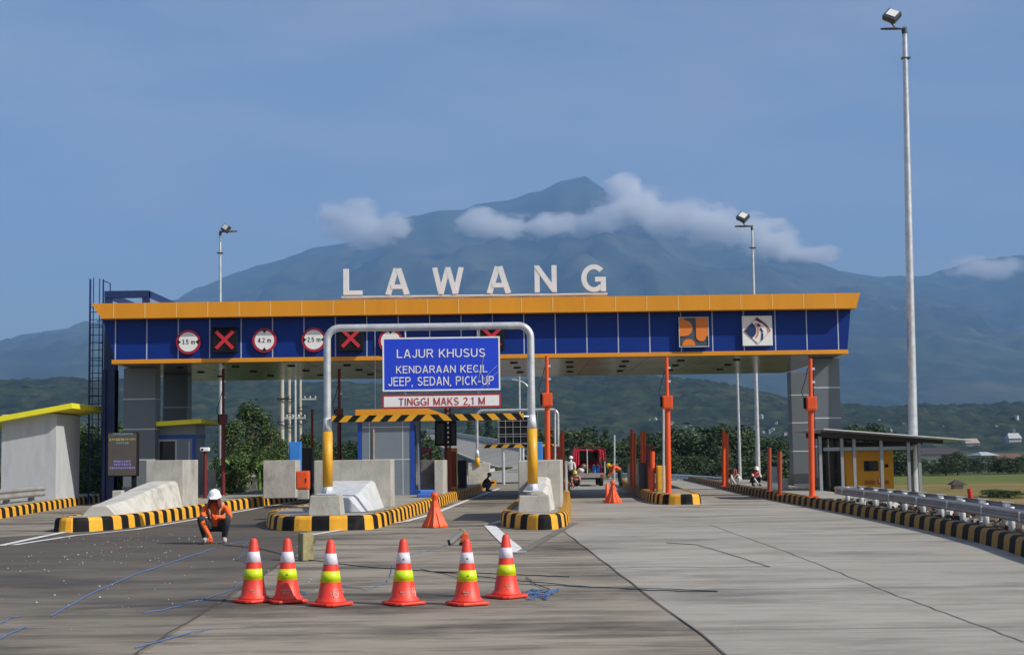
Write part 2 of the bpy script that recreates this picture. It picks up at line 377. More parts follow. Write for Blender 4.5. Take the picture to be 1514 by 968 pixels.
def concrete_slab_mat(name, base, dark, streak, wet=.5, fade=None, lo=.54):
    m = bpy.data.materials.new(name); m.use_nodes = True; MATS[name] = m
    n = m.node_tree; b = n.nodes['Principled BSDF']; l = n.links.new
    t = n.nodes.new('ShaderNodeTexCoord')
    def nz(scale, stretch, det=8, rough=.6, off=0):
        mm = n.nodes.new('ShaderNodeMapping'); mm.inputs['Scale'].default_value = stretch; mm.inputs['Location'].default_value = (off, off * .7, 0)
        z = n.nodes.new('ShaderNodeTexNoise'); z.inputs['Scale'].default_value = scale; z.inputs['Detail'].default_value = det; z.inputs['Roughness'].default_value = rough
        l(t.outputs['Object'], mm.inputs['Vector']); l(mm.outputs['Vector'], z.inputs['Vector']); return z.outputs['Fac']
    def mr(v, a, b_, c, d):
        k = n.nodes.new('ShaderNodeMapRange'); k.inputs['From Min'].default_value = a; k.inputs['From Max'].default_value = b_; k.inputs['To Min'].default_value = c; k.inputs['To Max'].default_value = d
        l(v, k.inputs['Value']); return k.outputs['Result']
    def mixc(f, A, B, mode='MIX'):
        k = n.nodes.new('ShaderNodeMix'); k.data_type = 'RGBA'; k.blend_type = mode
        l(f, k.inputs['Factor'])
        if isinstance(A, tuple): k.inputs['A'].default_value = (*A, 1)
        else: l(A, k.inputs['A'])
        if isinstance(B, tuple): k.inputs['B'].default_value = (*B, 1)
        else: l(B, k.inputs['B'])
        return k.outputs['Result']
    big = nz(.16, (.6, 1, 1), 6, .55, 3)
    c = mixc(mr(big, .38, .66, 0, 1), base, tuple(x * .80 for x in base))
    st = nz(1.0, (.30, 1.3, 1), 9, .66, 7)
    c = mixc(mr(st, .49, .70, 0, streak), c, dark)
    st2 = nz(1.3, (.7, 3.2, 1), 8, .68, 1)
    c = mixc(mr(st2, .49, .68, 0, streak * .6), c, dark)
    st3 = nz(.34, (.7, 1.4, 1), 9, .68, 21)
    c = mixc(mr(st3, lo, lo + .16, 0, wet), c, tuple(x * .75 for x in dark))
    lt = nz(1.4, (.3, 2.2, 1), 8, .7, 13)
    c = mixc(mr(lt, .56, .75, 0, .35), c, tuple(min(1, x * 1.28) for x in base))
    if fade:
        # an old wet stain: strongest far along the lane, thinning out towards its near end
        sx = n.nodes.new('ShaderNodeSeparateXYZ'); l(t.outputs['Object'], sx.inputs['Vector'])
        ad = n.nodes.new('ShaderNodeMath'); ad.operation = 'MULTIPLY_ADD'; l(nz(.5, (.35, 1.3, 1), 7, .62, 5), ad.inputs[0]); ad.inputs[1].default_value = 16.0; l(sx.outputs['Y'], ad.inputs[2])
        c = mixc(mr(ad.outputs[0], fade[0] + 8, fade[1] + 8, 0, .82), c, fade[2])
    fine = nz(38, (1, 1, 1), 4, .7)
    c = mixc(mr(fine, .35, .68, 0, .22), c, tuple(x * .55 for x in base))
    l(c, b.inputs['Base Color'])
    l(mr(st3, .50, .70, .86, .62), b.inputs['Roughness']); b.inputs['Specular IOR Level'].default_value = .3
    bp = n.nodes.new('ShaderNodeBump'); bp.inputs['Strength'].default_value = .35; bp.inputs['Distance'].default_value = .012
    l(nz(9, (.35, 3, 1), 6, .7), bp.inputs['Height']); l(bp.outputs['Normal'], b.inputs['Normal'])
concrete_slab_mat('plaza_concrete', (.33, .29, .23), (.065, .053, .04), 1.0, .95, None, .48)
concrete_slab_mat('plaza_dark', (.27, .235, .185), (.055, .045, .036), 1.0, .95, (11, 22, (.066, .055, .045)), .48)
concrete_slab_mat('plaza_right', (.385, .358, .308), (.17, .147, .118), .72, .75, None, .50)
concrete_slab_mat('island_top', (.36, .34, .29), (.18, .16, .13), .5, .3)

# ground reaching the mountains
xs = [-15000, -6000, -2500, -1000, -400, -150, -80, -40, -22, 12.6, 14, 17, 22, 40, 80, 160, 400, 1000, 2500, 6000, 15000]
ys = [-400, -100, -12, 20, 40, 62, 80, 95, 110, 140, 180, 250, 400, 800, 1500, 2500, 4500, 9000, 14900]
def gz(x, y):
    drop = 1.6 * smooth(12.6, 17, x) if y < 95 else 1.6 * max(smooth(12.6, 17, x), smooth(95, 140, y) * .3)
    return -.06 - drop
b = MB(); b.add([(x, y, gz(x, y)) for y in ys for x in xs], [(j * len(xs) + i, j * len(xs) + i + 1, (j + 1) * len(xs) + i + 1, (j + 1) * len(xs) + i) for j in range(len(ys) - 1) for i in range(len(xs) - 1)], 0, True)
struct(b.build('ground', 'ground_green'))

def sheet(name, pts, z, m):
    b = MB(); b.add([(p[0], p[1], z) for p in pts], [tuple(range(len(pts)))]); return struct(b.build(name, m))
# right-hand kerb line (outer foot), from the camera outwards
KR = [(5.9, 8), (6.35, 15), (6.85, 19.7), (7.3, 23), (7.55, 26.5), (7.75, 31), (7.85, 36.1), (7.9, 41), (8.0, 48), (8.35, 58.6), (8.7, 66), (9.2, 80)]
def krx(y): return lerp_tab([(q, p) for p, q in KR], y)
sheet('plaza_pavement', [(-22, -10), (12.5, -10)] + [(12.5, 10)] + [(x + .1, y) for x, y in KR[1:]] + [(9.2, 88), (-22, 88)], 0.0, 'plaza_concrete')
gA = [G(835, 786), G(1075, 968)]
sheet('concrete_lane', [(gA[1].x - .47, 8), (5.8, 8)] + [(x + .05, y) for x, y in KR[1:]] + [(3.6, 80), (2.2, 61), (1.55, 42), (gA[0].x, gA[0].y), (gA[1].x, gA[1].y)], .004, 'plaza_right')
sheet('dark_lane', [(-13, 2), (-2.3, 2), (-2.91, 11.6), (-3.53, 26.6), (-4.3, 31.0), (-5.5, 34.5), (-4.9, 50), (-7.3, 50), (-8.2, 40), (-8.3, 35), (-9.0, 31.5), (-13.2, 27)], .004, 'plaza_dark')

def strip(pts, wd, z, m='joint_dark', name='pavement_joint'):
    b = MB(); vs = []; n = len(pts)
    for i, p in enumerate(pts):
        p = Vector((p[0], p[1], 0)); a = Vector((*pts[max(0, i - 1)][:2], 0)); c = Vector((*pts[min(n - 1, i + 1)][:2], 0))
        t = (c - a).normalized(); q = Vector((-t.y, t.x, 0)) * wd / 2
        vs += [(p.x + q.x, p.y + q.y, z), (p.x - q.x, p.y - q.y, z)]
    b.add(vs, [(2 * i, 2 * i + 1, 2 * i + 3, 2 * i + 2) for i in range(n - 1)]); return struct(b.build(name, m))
def wob(pts, n=14, a=.02):
    out = []
    for (p, q) in zip(pts, pts[1:]):
        for i in range(n):
            t = i / n; out.append((p[0] + (q[0] - p[0]) * t + random.uniform(-a, a), p[1] + (q[1] - p[1]) * t))
    return out + [tuple(pts[-1][:2])]
JZ = .009
strip(wob([(gA[0].x, gA[0].y), (gA[1].x, gA[1].y), (gA[1].x - .5, 7.5)]), .016, JZ)
strip(wob([G(1050, 776), G(1160, 815), G(1330, 882), G(1514, 950)]), .013, JZ)
strip(wob([G(150, 1000), G(205, 965), G(330, 886), G(465, 801)]), .02, JZ)
for k, y in enumerate((9.6, 12.7, 16.4, 20.2, 24.4, 28.6, 34, 40, 46)):
    strip(wob([(-3.0, y + .15), (krx(y) - .1, y - .1)], 12, .0), .012 if k % 2 else .016, JZ, 'joint_dark')
def mark(pts, wd): strip(pts, wd, .0125, 'marking_white', 'lane_marking')
mark([G(455, 792), G(520, 781), G(600, 771), G(640, 760), G(690, 740), G(738, 722)], .15)
mark([G(0, 807), G(60, 794), G(125, 781)], .16)
mark([G(20, 806), G(110, 792), G(200, 783), G(300, 766), G(400, 748), G(470, 737)], .13)
mark([G(728, 774), G(752, 768), G(765, 760)], .14)
mark([G(724, 777), G(742, 795), G(768, 817)], .24)
strip([G(772, 816), G(800, 800), G(850, 773)], .17, .0128, 'tar_grey', 'tar_strip')

# the ramp that bends away behind the gate
RP = [P(*q) for q in ((737, 713.5, 79), (752, 704.5, 103), (776, 697, 135), (786, 689.5, 168), (766, 681, 205), (730, 671, 245), (695, 661, 295), (655, 650, 355), (600, 640, 430))]
BANK = (0, 0, .02, .10, .24, .28, .26, .2, .1)
b = MB(); rl = []
for i, p in enumerate(RP):
    a = RP[max(0, i - 1)]; c = RP[min(len(RP) - 1, i + 1)]; t = (c - a); t.z = 0; t.normalize(); q = Vector((t.y, -t.x, 0)); p = Vector(p) + Vector((0, 0, .03)); h = 3.6
    up = Vector((0, 0, BANK[i] * h)); rl.append((p - q * h - up, p + q * h + up))
n = len(rl)
b.add([v for (l_, r_) in rl for v in (l_ - Vector((0, 0, 6 if l_.y > 90 else .3)), l_, r_, r_ - Vector((0, 0, 6 if l_.y > 90 else .3)))], [(4 * i + k, 4 * i + k + 1, 4 * i + k + 5, 4 * i + k + 4) for i in range(n - 1) for k in range(3)])
struct(b.build('ramp_road', 'island_top'))
for side, nm in ((0, 'pale concrete parapet on the outer edge of the climbing ramp'), (1, 'pale concrete parapet on the inner edge of the climbing ramp')):
    b = MB(); e = [r_[side] for r_ in rl[2:]]
    b.add([v for p in e for v in (p + Vector((0, 0, -.4)), p + Vector((0, 0, .85 if side else .3)), p + Vector((.28, .1, .85 if side else .3)), p + Vector((.28, .1, -.4)))], [(4 * i + k, 4 * i + (k + 1) % 4, 4 * i + 4 + (k + 1) % 4, 4 * i + 4 + k) for i in range(len(e) - 1) for k in range(4)])
    tag(b.build('ramp_parapet', 'concrete_pale'), nm, 'parapet')

# fields beyond the verge, and the verge
sheet('rice_field', [(13, 130), (90, 130), (140, 172), (13, 172)], -1.58, 'rice_green')
sheet('rice_field', [(15, 60), (90, 60), (90, 129.4), (15, 129.4)], -1.55, 'rice_gold')
b = MB(); vy = [8, 15, 19.7, 23, 26.5, 31, 36, 41, 48, 58, 66, 80]
vx = []
for y in vy: vx.append((krx(y) + .2, krx(y) + 1.6, 10.4, 12.8))
b.add([(x, y, .17 + random.uniform(-.03, .05) if k < 3 else -.1) for y, r_ in zip(vy, vx) for k, x in enumerate(r_)], [(4 * i + k, 4 * i + k + 1, 4 * i + k + 5, 4 * i + k + 4) for i in range(len(vy) - 1) for k in range(3)], 0, True)
struct(b.build('verge', 'verge_soil'))
random.seed(3)
b = MB()
for k in range(700):
    y = random.uniform(15, 40); x = krx(y) + random.uniform(.35, 3.0); r_ = random.uniform(.02, .07)
    b.obox((x, y, .18 + r_ * .5), (r_, r_ * random.uniform(.6, 1.2), r_ * .6), Matrix.Rotation(random.uniform(0, 3), 3, 'Z') @ Matrix.Rotation(random.uniform(-.5, .5), 3, 'X'), random.choice((0, 0, 0, 1)))
struct(b.build('rubble', ['verge_soil', 'debris']), 'stuff')

# forested foothill and the volcano
RIDGE = [(-300, 570), (0, 567), (100, 560), (200, 563), (300, 560), (450, 566), (600, 572), (760, 564), (860, 559), (930, 555), (1000, 562), (1040, 570), (1080, 580), (1130, 592), (1200, 598), (1300, 603), (1400, 600), (1514, 594), (1900, 590)]
def grid(nx, ny, fx, fy, fz):
    b = MB(); b.add([(fx(i, j), fy(j), fz(fx(i, j), fy(j))) for j in range(ny) for i in range(nx)], [(j * nx + i, j * nx + i + 1, (j + 1) * nx + i + 1, (j + 1) * nx + i) for j in range(ny - 1) for i in range(nx - 1)], 0, True); return b
HD = 2100.0
def hill(x, y):
    px = 757 + x * F / HD
    top = Z(px, lerp_tab(RIDGE, px), HD) - 7
    t = smooth(1050, HD, y) if y < HD else 1 - .5 * smooth(HD, 2500, y)
    q = Vector((x, y, 0))
    h = -3 + (top + 3) * (t ** .8)
    h += 7 * noise.fractal(q * .006, 1, 2, 4) * smooth(1050, 1500, y) * (1 if y < HD - 150 else .4)
    d = noise.voronoi(q * .085)[0][0]
    return h + 11.0 * (1 - min(1, d * 1.2) ** 2) * smooth(1000, 1150, y) * (.55 + .6 * noise.noise(q * .03))
struct(grid(430, 150, lambda i, j: -1000 + 2000 * i / 429, lambda j: 1000 + 1400 * (j / 149) ** 1.0, hill).build('forested_hill', 'hill_forest'))
SIL = [(-900, 560), (-400, 535), (0, 508), (60, 494), (130, 483), (200, 462), (255, 443), (300, 425), (335, 408), (420, 380), (475, 365), (515, 357), (570, 331), (610, 318), (700, 306), (760, 293), (800, 281), (835, 266), (848, 265), (858, 265), (868, 258.5), (877, 265), (905, 286), (930, 302), (1000, 330), (1060, 347), (1150, 371), (1200, 386), (1250, 400), (1300, 408), (1375, 407), (1400, 396), (1450, 383), (1514, 377), (1700, 360), (2000, 390), (2500, 440)]
MD = 12000.0
def mountain(x, y):
    px = 757 + x * F / MD
    q = Vector((x, y, 0))
    top = Z(px, lerp_tab(SIL, px), MD) + 22 * noise.fractal(Vector((x * .006, 3.3, 0)), 1, 2, 4)
    t = min(1, max(0, (y - 3200) / (MD - 3200))) if y < MD else 1 - (y - MD) / 4200
    h = -4 + (top + 4) * (t ** 1.55)
    e = math.sin(math.pi * min(1, t)) if y < MD else 0
    rdg = abs(noise.noise(Vector((x * .0016 + .25 * noise.noise(q * .0006), y * .00035, 1.7)))) + .5 * abs(noise.noise(Vector((x * .0038, y * .0009, 5.1))))
    r2 = abs(noise.noise(Vector((x * .009 + noise.noise(q * .0015), y * .0022, 9.1))))
    return h + e * (80 + .20 * h) * (.55 - rdg) * 1.1 + e * 60 * (.3 - r2) + e * 40 * noise.fractal(q * .004, 1, 2, 5)
struct(grid(420, 110, lambda i, j: -9500 + 19000 * i / 419, lambda j: 3200 + 11000 * (j / 109), mountain).build('mountain', 'mountain_green'))

# air
b = MB(); b.box(-15600, 15600, -600, 15600, -8, 2500)
hz = b.build('haze', []); hz['kind'] = 'stuff'
m = bpy.data.materials.new('haze'); m.use_nodes = True; n = m.node_tree; n.nodes.remove(n.nodes['Principled BSDF'])
pv = n.nodes.new('ShaderNodeVolumePrincipled'); n.links.new(pv.outputs['Volume'], n.nodes['Material Output'].inputs['Volume'])
pv.inputs['Color'].default_value = (.27, .50, .88, 1); pv.inputs['Density'].default_value = 0.92e-4; pv.inputs['Anisotropy'].default_value = .0
hz.data.materials.append(m)

# clouds on the mountain: soft puffs inside one block of air each
def cloud(name, puffs, D, dens, seed):
    """puffs: (px, py, rx, ry) in photograph pixels at distance D"""
    k = D / F; cs = [(P(px, py, D), rx * k, ry * k) for px, py, rx, ry in puffs]
    x0 = min(c.x - rx * 1.6 for c, rx, ry in cs); x1 = max(c.x + rx * 1.6 for c, rx, ry in cs)
    z0 = min(c.z - ry * 1.7 for c, rx, ry in cs); z1 = max(c.z + ry * 1.7 for c, rx, ry in cs)
    yr = 330
    b = MB(); b.box(x0, x1, D - yr, D + yr, z0, z1); o = b.build(name, []); o['kind'] = 'stuff'
    m = bpy.data.materials.new(name); m.use_nodes = True; n = m.node_tree; l = n.links.new; n.nodes.remove(n.nodes['Principled BSDF'])
    pv = n.nodes.new('ShaderNodeVolumePrincipled'); l(pv.outputs['Volume'], n.nodes['Material Output'].inputs['Volume'])
    pv.inputs['Color'].default_value = (.995, .99, .98, 1); pv.inputs['Anisotropy'].default_value = .2
    t = n.nodes.new('ShaderNodeTexCoord')
    z = n.nodes.new('ShaderNodeTexNoise'); z.inputs['Scale'].default_value = .0062; z.inputs['Detail'].default_value = 9; z.inputs['Roughness'].default_value = .68
    mo = n.nodes.new('ShaderNodeMapping'); mo.inputs['Location'].default_value = (seed * 700, seed * 310, 0); mo.inputs['Scale'].default_value = (.75, .75, 1.15)
    l(t.outputs['Object'], mo.inputs['Vector']); l(mo.outputs['Vector'], z.inputs['Vector'])
    acc = None
    def math_(op, a, b_=None, c=None):
        q = n.nodes.new('ShaderNodeMath'); q.operation = op
        for i, v in enumerate((a, b_, c)):
            if v is None: continue
            if isinstance(v, (int, float)): q.inputs[i].default_value = v
            else: l(v, q.inputs[i])
        return q.outputs[0]
    for c, rx, ry in cs:
        mp = n.nodes.new('ShaderNodeMapping'); mp.vector_type = 'TEXTURE'
        mp.inputs['Location'].default_value = c; mp.inputs['Scale'].default_value = (rx * 1.5, 300, ry * 1.5)
        l(t.outputs['Object'], mp.inputs['Vector'])
        ln = n.nodes.new('ShaderNodeVectorMath'); ln.operation = 'LENGTH'; l(mp.outputs['Vector'], ln.inputs[0])
        f = math_('SUBTRACT', 1.0, ln.outputs['Value'])
        acc = f if acc is None else math_('SMOOTH_MAX', acc, f, .15)
    s = math_('MULTIPLY_ADD', math_('SUBTRACT', z.outputs['Fac'], .5), 5.2, math_('MULTIPLY', acc, 1.6))
    s = math_('SUBTRACT', s, .35)
    g = math_('MINIMUM', math_('MAXIMUM', math_('MULTIPLY', s, 1.15), 0.0), 1.0)
    g = math_('MULTIPLY', g, math_('GREATER_THAN', acc, 0.0))
    l(math_('MULTIPLY', g, dens), pv.inputs['Density'])
    m.cycles.volume_step_rate = .35; o.data.materials.append(m); return o
CLOUDS = True
if CLOUDS:
    cloud('cloud', [(705, 328, 28, 15), (750, 334, 45, 15), (810, 336, 50, 14), (870, 333, 45, 16), (918, 290, 24, 24), (905, 318, 34, 22), (950, 312, 40, 26), (1000, 322, 45, 26), (1050, 332, 50, 26), (1100, 345, 50, 24), (1150, 362, 42, 18), (1200, 376, 30, 11), (925, 280, 18, 18)], 9600, .015, 1)
    cloud('cloud', [(520, 326, 36, 26), (548, 346, 36, 20), (590, 336, 24, 16), (500, 318, 22, 16)], 9600, .012, 2)
    cloud('cloud', [(1440, 393, 34, 12), (1478, 399, 26, 12), (1415, 400, 20, 9)], 9600, .008, 3)
# ================================================================== TOLL CANOPY
FD = 48.0                                                 # front face of the canopy
BD = 59.0                                                 # its back face
def lvl(D, py, px=757): return Z(px, py, D)
zs, zt = lvl(FD, 530), lvl(FD, 461)                       # soffit, top of the blue band
zy = lvl(FD - .45, 440)                                   # top of the yellow band
xl0, xl1 = X(170, FD, 537), X(151, FD, 470)               # blue band: lower and upper end, left
xr0, xr1 = X(1253, FD, 518), X(1258, FD, 458)
tg = thing('toll_gate_canopy', (X(707, FD), FD + 5, 0), 'wide blue and yellow toll plaza canopy on grey panelled columns spanning all lanes', 'toll canopy')
b = MB()
b.prism([(xl0, zs + .14), (xr0, zs + .14), (xr1, zt), (xl1, zt)], (0, FD, 0), UX, UZ, (0, BD - FD, 0), 0)
for k in range(25):
    x = X(169.8 + 46.65 * k, FD)
    if x < xr0 - .2:
        b.box(x - .017, x + .017, FD - .006, FD + .01, zs + .14, zt - .01, 1)
b.box(xl0 - .1, xr0 + .1, FD - .004, FD + .01, zt - .10, zt - .005, 2)
b.build('blue_fascia', ['fascia_blue', 'seam', 'black'], tg)
b = MB(); yl0, yl1 = X(150, FD - .45, 471), X(135, FD - .45, 450); yr0, yr1 = X(1266, FD - .45, 455), X(1272, FD - .45, 432)
zb = lvl(FD - .45, 462.5)
b.prism([(yl0, zb), (yr0, zb), (yr1, zy), (yl1, zy)], (0, FD - .45, 0), UX, UZ, (0, BD - FD + .9, 0), 0)
for k in range(25):
    x = X(166.5 + 46.65 * k, FD - .45)
    if x < yr0 - .1: b.box(x - .014, x + .014, FD - .455, FD - .44, zb + .01, zy - .004, 1)
b.build('yellow_fascia', ['fascia_yellow', 'seam_yellow'], tg)
b = MB(); b.box(X(165, FD, 540), X(1254, FD, 523), FD - .03, BD + .03, zs + .005, zs + .14); b.build('yellow_trim', 'fascia_yellow', tg, bevel=.01)
b = MB(); b.box(X(172, FD, 540), X(1247, FD, 523), FD + .06, BD - .06, zs - .012, zs + .02)
for k in range(12): b.box(xl0 + .6 + k * 1.85, xl0 + .612 + k * 1.85, FD + .07, BD - .07, zs - .014, zs - .005, 1)
b.build('soffit', ['soffit', 'black'], tg)
for x in [xl0 + 1.6 + 1.87 * k for k in range(11)]:
    for y in (FD + 1.9, FD + 4.7, FD + 7.7):
        b = MB(); c = (x + (y - FD) * .04, y, zs - .03); b.lathe([(.13, -.02), (.13, .03)], c, 14, 0); b.lathe([(.075, -.026), (.075, .0)], c, 12, 1); b.build('downlight', ['black', 'dark_glass'], tg)
def column(px0, px1, D, seams, dep=.75):
    b = MB(); x0, x1 = X(px0, D), X(px1, D); b.box(x0, x1, D, D + dep, 0.0, zs - .02)
    for py in seams:
        z = lvl(D, py, px0); b.box(x0 - .006, x1 + .006, D - .006, D + dep + .006, z - .022, z + .022, 1)
    b.box(x0 - .02, x1 + .02, D - .02, D + dep + .02, .26, .62, 2)
    b.build('column', ['panel_grey', 'seam_grey', 'panel_dark'], tg, bevel=.012)
column(182.5, 229.5, FD + 1.7, (590, 634.5, 680)); column(241, 277, FD + 6, (602, 641, 684)); column(1204, 1243, FD + 1.7, (573, 618, 660)); column(1170, 1207, BD - .9, (584, 625, 667))

# letters on the roof
LD = FD + .5
zl = Z(700, 436.5, LD)
rs = thing('rooftop_sign', (X(700, LD), LD, zl), 'white capital letters spelling LAWANG on a thin rail along the roof edge', 'sign')
b = MB(); ax0, ax1 = P(505, 439.5, LD), P(898, 434.5, LD); b.path([ax0, ax1], .035, 8); b.path([ax0 + Vector((0, .35, 0)), ax1 + Vector((0, .35, 0))], .03, 8)
for k in range(12):
    q = ax0.lerp(ax1, (k + .5) / 12); b.path([q, (q.x, LD + .2, zy - .03)], .02, 6)
b.build('rail', 'galv_white', rs)
for ch, p0, p1, t_, bt in (('L', 507.4, 536, 397, 436.5), ('A', 568.8, 606.5, 396.5, 436), ('W', 638.8, 686, 395, 435), ('A', 718.4, 756.4, 393.5, 434), ('N', 790, 823.4, 392, 432.5), ('G', 859, 896, 390.5, 432)):
    b = MB(); c = P((p0 + p1) / 2, (t_ + bt) / 2, LD); k = LD / F
    write(b, ch, c + Vector((0, .06, 0)), (p1 - p0 - .5) * k, (bt - t_ - .5) * k, .10, 0, .165)
    o = b.build('letter', 'letter_white', rs)
# plates on the blue band
def plate_y(D=FD): return D - .05
def round_sign(px, py, txt, horiz, label):
    c = P(px, py, FD - .10); r = 18 * FD / F
    t = thing('restriction_sign', c, label, 'road sign', 'round restriction signs on the canopy')
    b = MB(); disc(b, c + Vector((0, .02, 0)), r, .03); b.build('rim', 'sign_red', t)
    b = MB(); disc(b, c + Vector((0, -.012, 0)), r * .80, .006); b.build('plate', 'white_paint', t)
    for s in (-1, 1):
        b = MB(); tri = [(s * r * .86, r * .2), (s * r * .86, -r * .2), (s * r * .58, 0)] if horiz else [(r * .2, s * r * .86), (-r * .2, s * r * .86), (0, s * r * .58)]
        b.prism(tri, c + Vector((0, -.024, 0)), UX, UZ, (0, .004, 0)); b.build('arrow', 'black', t)
    b = MB(); write(b, txt, c + Vector((0, -.017, 0)), r * 1.06, r * .40, .004, 0, .17, .14); b.build('lettering', 'black', t)
    b = MB(); b.box(c.x - .1, c.x + .1, c.y + .02, FD - .008, c.z - .1, c.z + .1); b.build('bracket', 'steel_navy', t)
round_sign(278.5, 505.4, '3.5 m', True, 'round red rimmed sign reading 3.5 m with side arrows on blue band')
round_sign(391, 503, '4.2 m', False, 'round red rimmed sign reading 4.2 m with top and bottom arrows')
round_sign(464, 502, '2.5 m', True, 'round red rimmed sign reading 2.5 m with side arrows beside the portal pole')
round_sign(577.5, 504, '2.1 m', False, 'round red rimmed sign half hidden behind the large blue lane sign')
def lane_signal(px, py, label):
    D = FD - .22; c = P(px, py, D); h = 18.6 * D / F
    t = thing('lane_signal', c, label, 'lane signal', 'lane signals on the canopy')
    b = MB(); b.box(c.x - h, c.x + h, D, FD - .008, c.z - h, c.z + h); b.build('housing', 'black', t, bevel=.015)
    b = MB(); b.box(c.x - h - .02, c.x + h + .02, D - .14, D - .01, c.z + h, c.z + h + .015); b.build('visor', 'black', t)
    b = MB()
    for s in (-1, 1):
        b.obox(c + Vector((0, -.012 - .004 * (s > 0), 0)), (h * .96, .008, h * .135), Matrix.Rotation(s * R(45), 3, 'Y'))
    b.build('lit_cross', 'led_red', t)
lane_signal(332, 502.4, 'black lane signal with red X between the 3.5 m and 4.2 m signs')
lane_signal(518.6, 499.8, 'black lane signal with red X just behind the bent portal tube')
lane_signal(727, 498, 'black lane signal with red X peeking out above the blue lane sign')
# square emblem plates
def emblem(px0, px1, py0, py1, nm, label, base):
    D = FD - .12; c = P((px0 + px1) / 2, (py0 + py1) / 2, D); h = (px1 - px0) / 2 * D / F
    t = thing(nm, c, label, 'emblem board'); b = MB(); b.box(c.x - h, c.x + h, D, FD - .008, c.z - h, c.z + h); b.build('board', base, t, bevel=.01)
    return t, c + Vector((0, -.004, 0)), h
t, c, h = emblem(1003.5, 1048, 468.5, 513, 'emblem_board', 'square slate board with rounded orange shapes forming an emblem on blue band', 'logo_slate')
def arc(cx, cy, r, a0, a1, n=14): return [(cx + r * math.cos(R(a0 + (a1 - a0) * i / n)), cy + r * math.sin(R(a0 + (a1 - a0) * i / n))) for i in range(n + 1)]
b = MB()
S = lambda pts: [(x * h, z * h) for x, z in pts]
b.prism(S([(-.94, .94), (-.62, .94), (-.62, .84)] + arc(-.62, .27, .54, 90, -90) + [(-.94, -.27)]), c, UX, UZ, (0, -.02, 0))
b.prism(S([(.14, .94), (.94, .94), (.94, -.28), (.82, -.28)] + arc(.48, -.28, .34, 0, -180)), c, UX, UZ, (0, -.02, 0))
b.prism(S(arc(-.36, -.90, .44, 180, 0)), c, UX, UZ, (0, -.02, 0))
b.build('orange_shapes', 'logo_orange', t)
b = MB()
for q in ((-1, 1, .95, 1.0), (-1, 1, -1.0, -.95)): b.box(c.x + q[0] * h, c.x + q[1] * h, c.y - .024, c.y, c.z + q[2] * h, c.z + q[3] * h)
for q in ((-1, -.95), (.95, 1)): b.box(c.x + q[0] * h, c.x + q[1] * h, c.y - .0235, c.y, c.z - .95 * h, c.z + .95 * h)
b.build('rim', 'seam_grey', t)
t, c, h = emblem(1097.5, 1142, 466.5, 511, 'emblem_board', 'square white board with a road curving through a tilted square', 'white_paint')
def dia(k): return [(0, k), (k, 0), (0, -k), (-k, 0)]
b = MB(); b.prism(S(dia(.92)), c, UX, UZ, (0, -.008, 0)); b.build('diamond_rim', 'logo_pink', t)
b = MB(); b.prism(S(dia(.86)), c + Vector((0, -.010, 0)), UX, UZ, (0, -.006, 0)); b.build('diamond', 'white_paint', t)
b = MB(); y2 = c + Vector((0, -.018, 0))
b.prism(S([(-.86, 0), (-.36, .50)] + arc(-.62, .02, .55, 58, -55) + [(-.36, -.5)]), y2, UX, UZ, (0, -.005, 0)); b.build('hill_shape', 'logo_navy', t)
b = MB(); b.prism(S([(-.15, .71), (0, .86), (.86, 0), (.80, -.06)] + arc(.02, -.15, .80, 6, 82, 10)), y2, UX, UZ, (0, -.005, 0)); b.build('upper_corner', 'logo_maroon', t)
b = MB(); b.prism(S(arc(.02, -.15, .74, 0, 80, 10) + arc(.02, -.15, .66, 80, 0, 10)), y2, UX, UZ, (0, -.005, 0)); b.prism(S(arc(-.62, .02, .74, 40, -44, 10) + arc(-.62, .02, .62, -48, 46, 10)), y2, UX, UZ, (0, -.0055, 0)); b.build('road_edge', 'logo_pink', t)
b = MB()
for (x, z, a, l_) in ((.10, .36, 48, .13), (.26, .03, 62, .16), (.30, -.40, 96, .24)):
    b.obox(y2 + Vector((x * h, -.004, z * h)), (l_ * h, .003, .07 * h), Matrix.Rotation(R(a), 3, 'Y'))
b.build('lane_dash', 'logo_navy', t)

# navy hoist frame and caged ladder at the canopy's end
hf = thing('hoist_frame', (X(161, 51.0), 51.0, 0), 'navy steel post and beam frame rising behind the yellow roof edge', 'steel frame')
b = MB(); x0, x1 = X(153, 51.0), X(170, 51.0); b.box(x0, x1, 51.0, 51.35, 0, zs + 1.2); b.box(x0, x0 + .09, 50.9, 51.45, 0, zs); b.box(x1 - .09, x1, 50.9, 51.45, 0, zs); b.build('post', 'steel_navy', hf)
zb0, zb1 = Z(190, 438, 51.5), Z(190, 431, 51.5)
for (p0, p1) in ((153, 163), (209, 219)):
    b = MB(); b.box(X(p0, 51.5), X(p1, 51.5), 51.5, 51.7, zs + .5, zb1); b.build('upright', 'steel_navy', hf)
b = MB(); b.box(X(153, 51.5), X(219, 51.5), 51.48, 51.74, zb0 - .04, zb1 + .03); b.box(X(217, 51.5), X(219.5, 51.5), 51.74, 57.0, zb0 - .04, zb1 + .03); b.box(X(153, 51.5), X(155, 51.5), 51.74, 57.0, zb0 - .04, zb1 + .03); b.build('beam', 'steel_navy', hf)
b = MB(); b.box(X(217, 51.5), X(219, 51.5) + .1, 56.7, 56.9, zs + .5, zb1); b.build('upright', 'steel_navy', hf)
ld = thing('roof_ladder', (X(142, 52.4), 52.4, 0), 'tall navy caged ladder climbing to the roof beside the canopy end', 'ladder')
xa, xb = X(132, 52.4), X(151, 52.4); zt2 = Z(140, 413, 52.4)
for x in (xa, xb):
    b = MB(); b.box(x - .022, x + .022, 52.38, 52.43, 0, zt2); b.build('stile', 'steel_navy', ld)
b = MB()
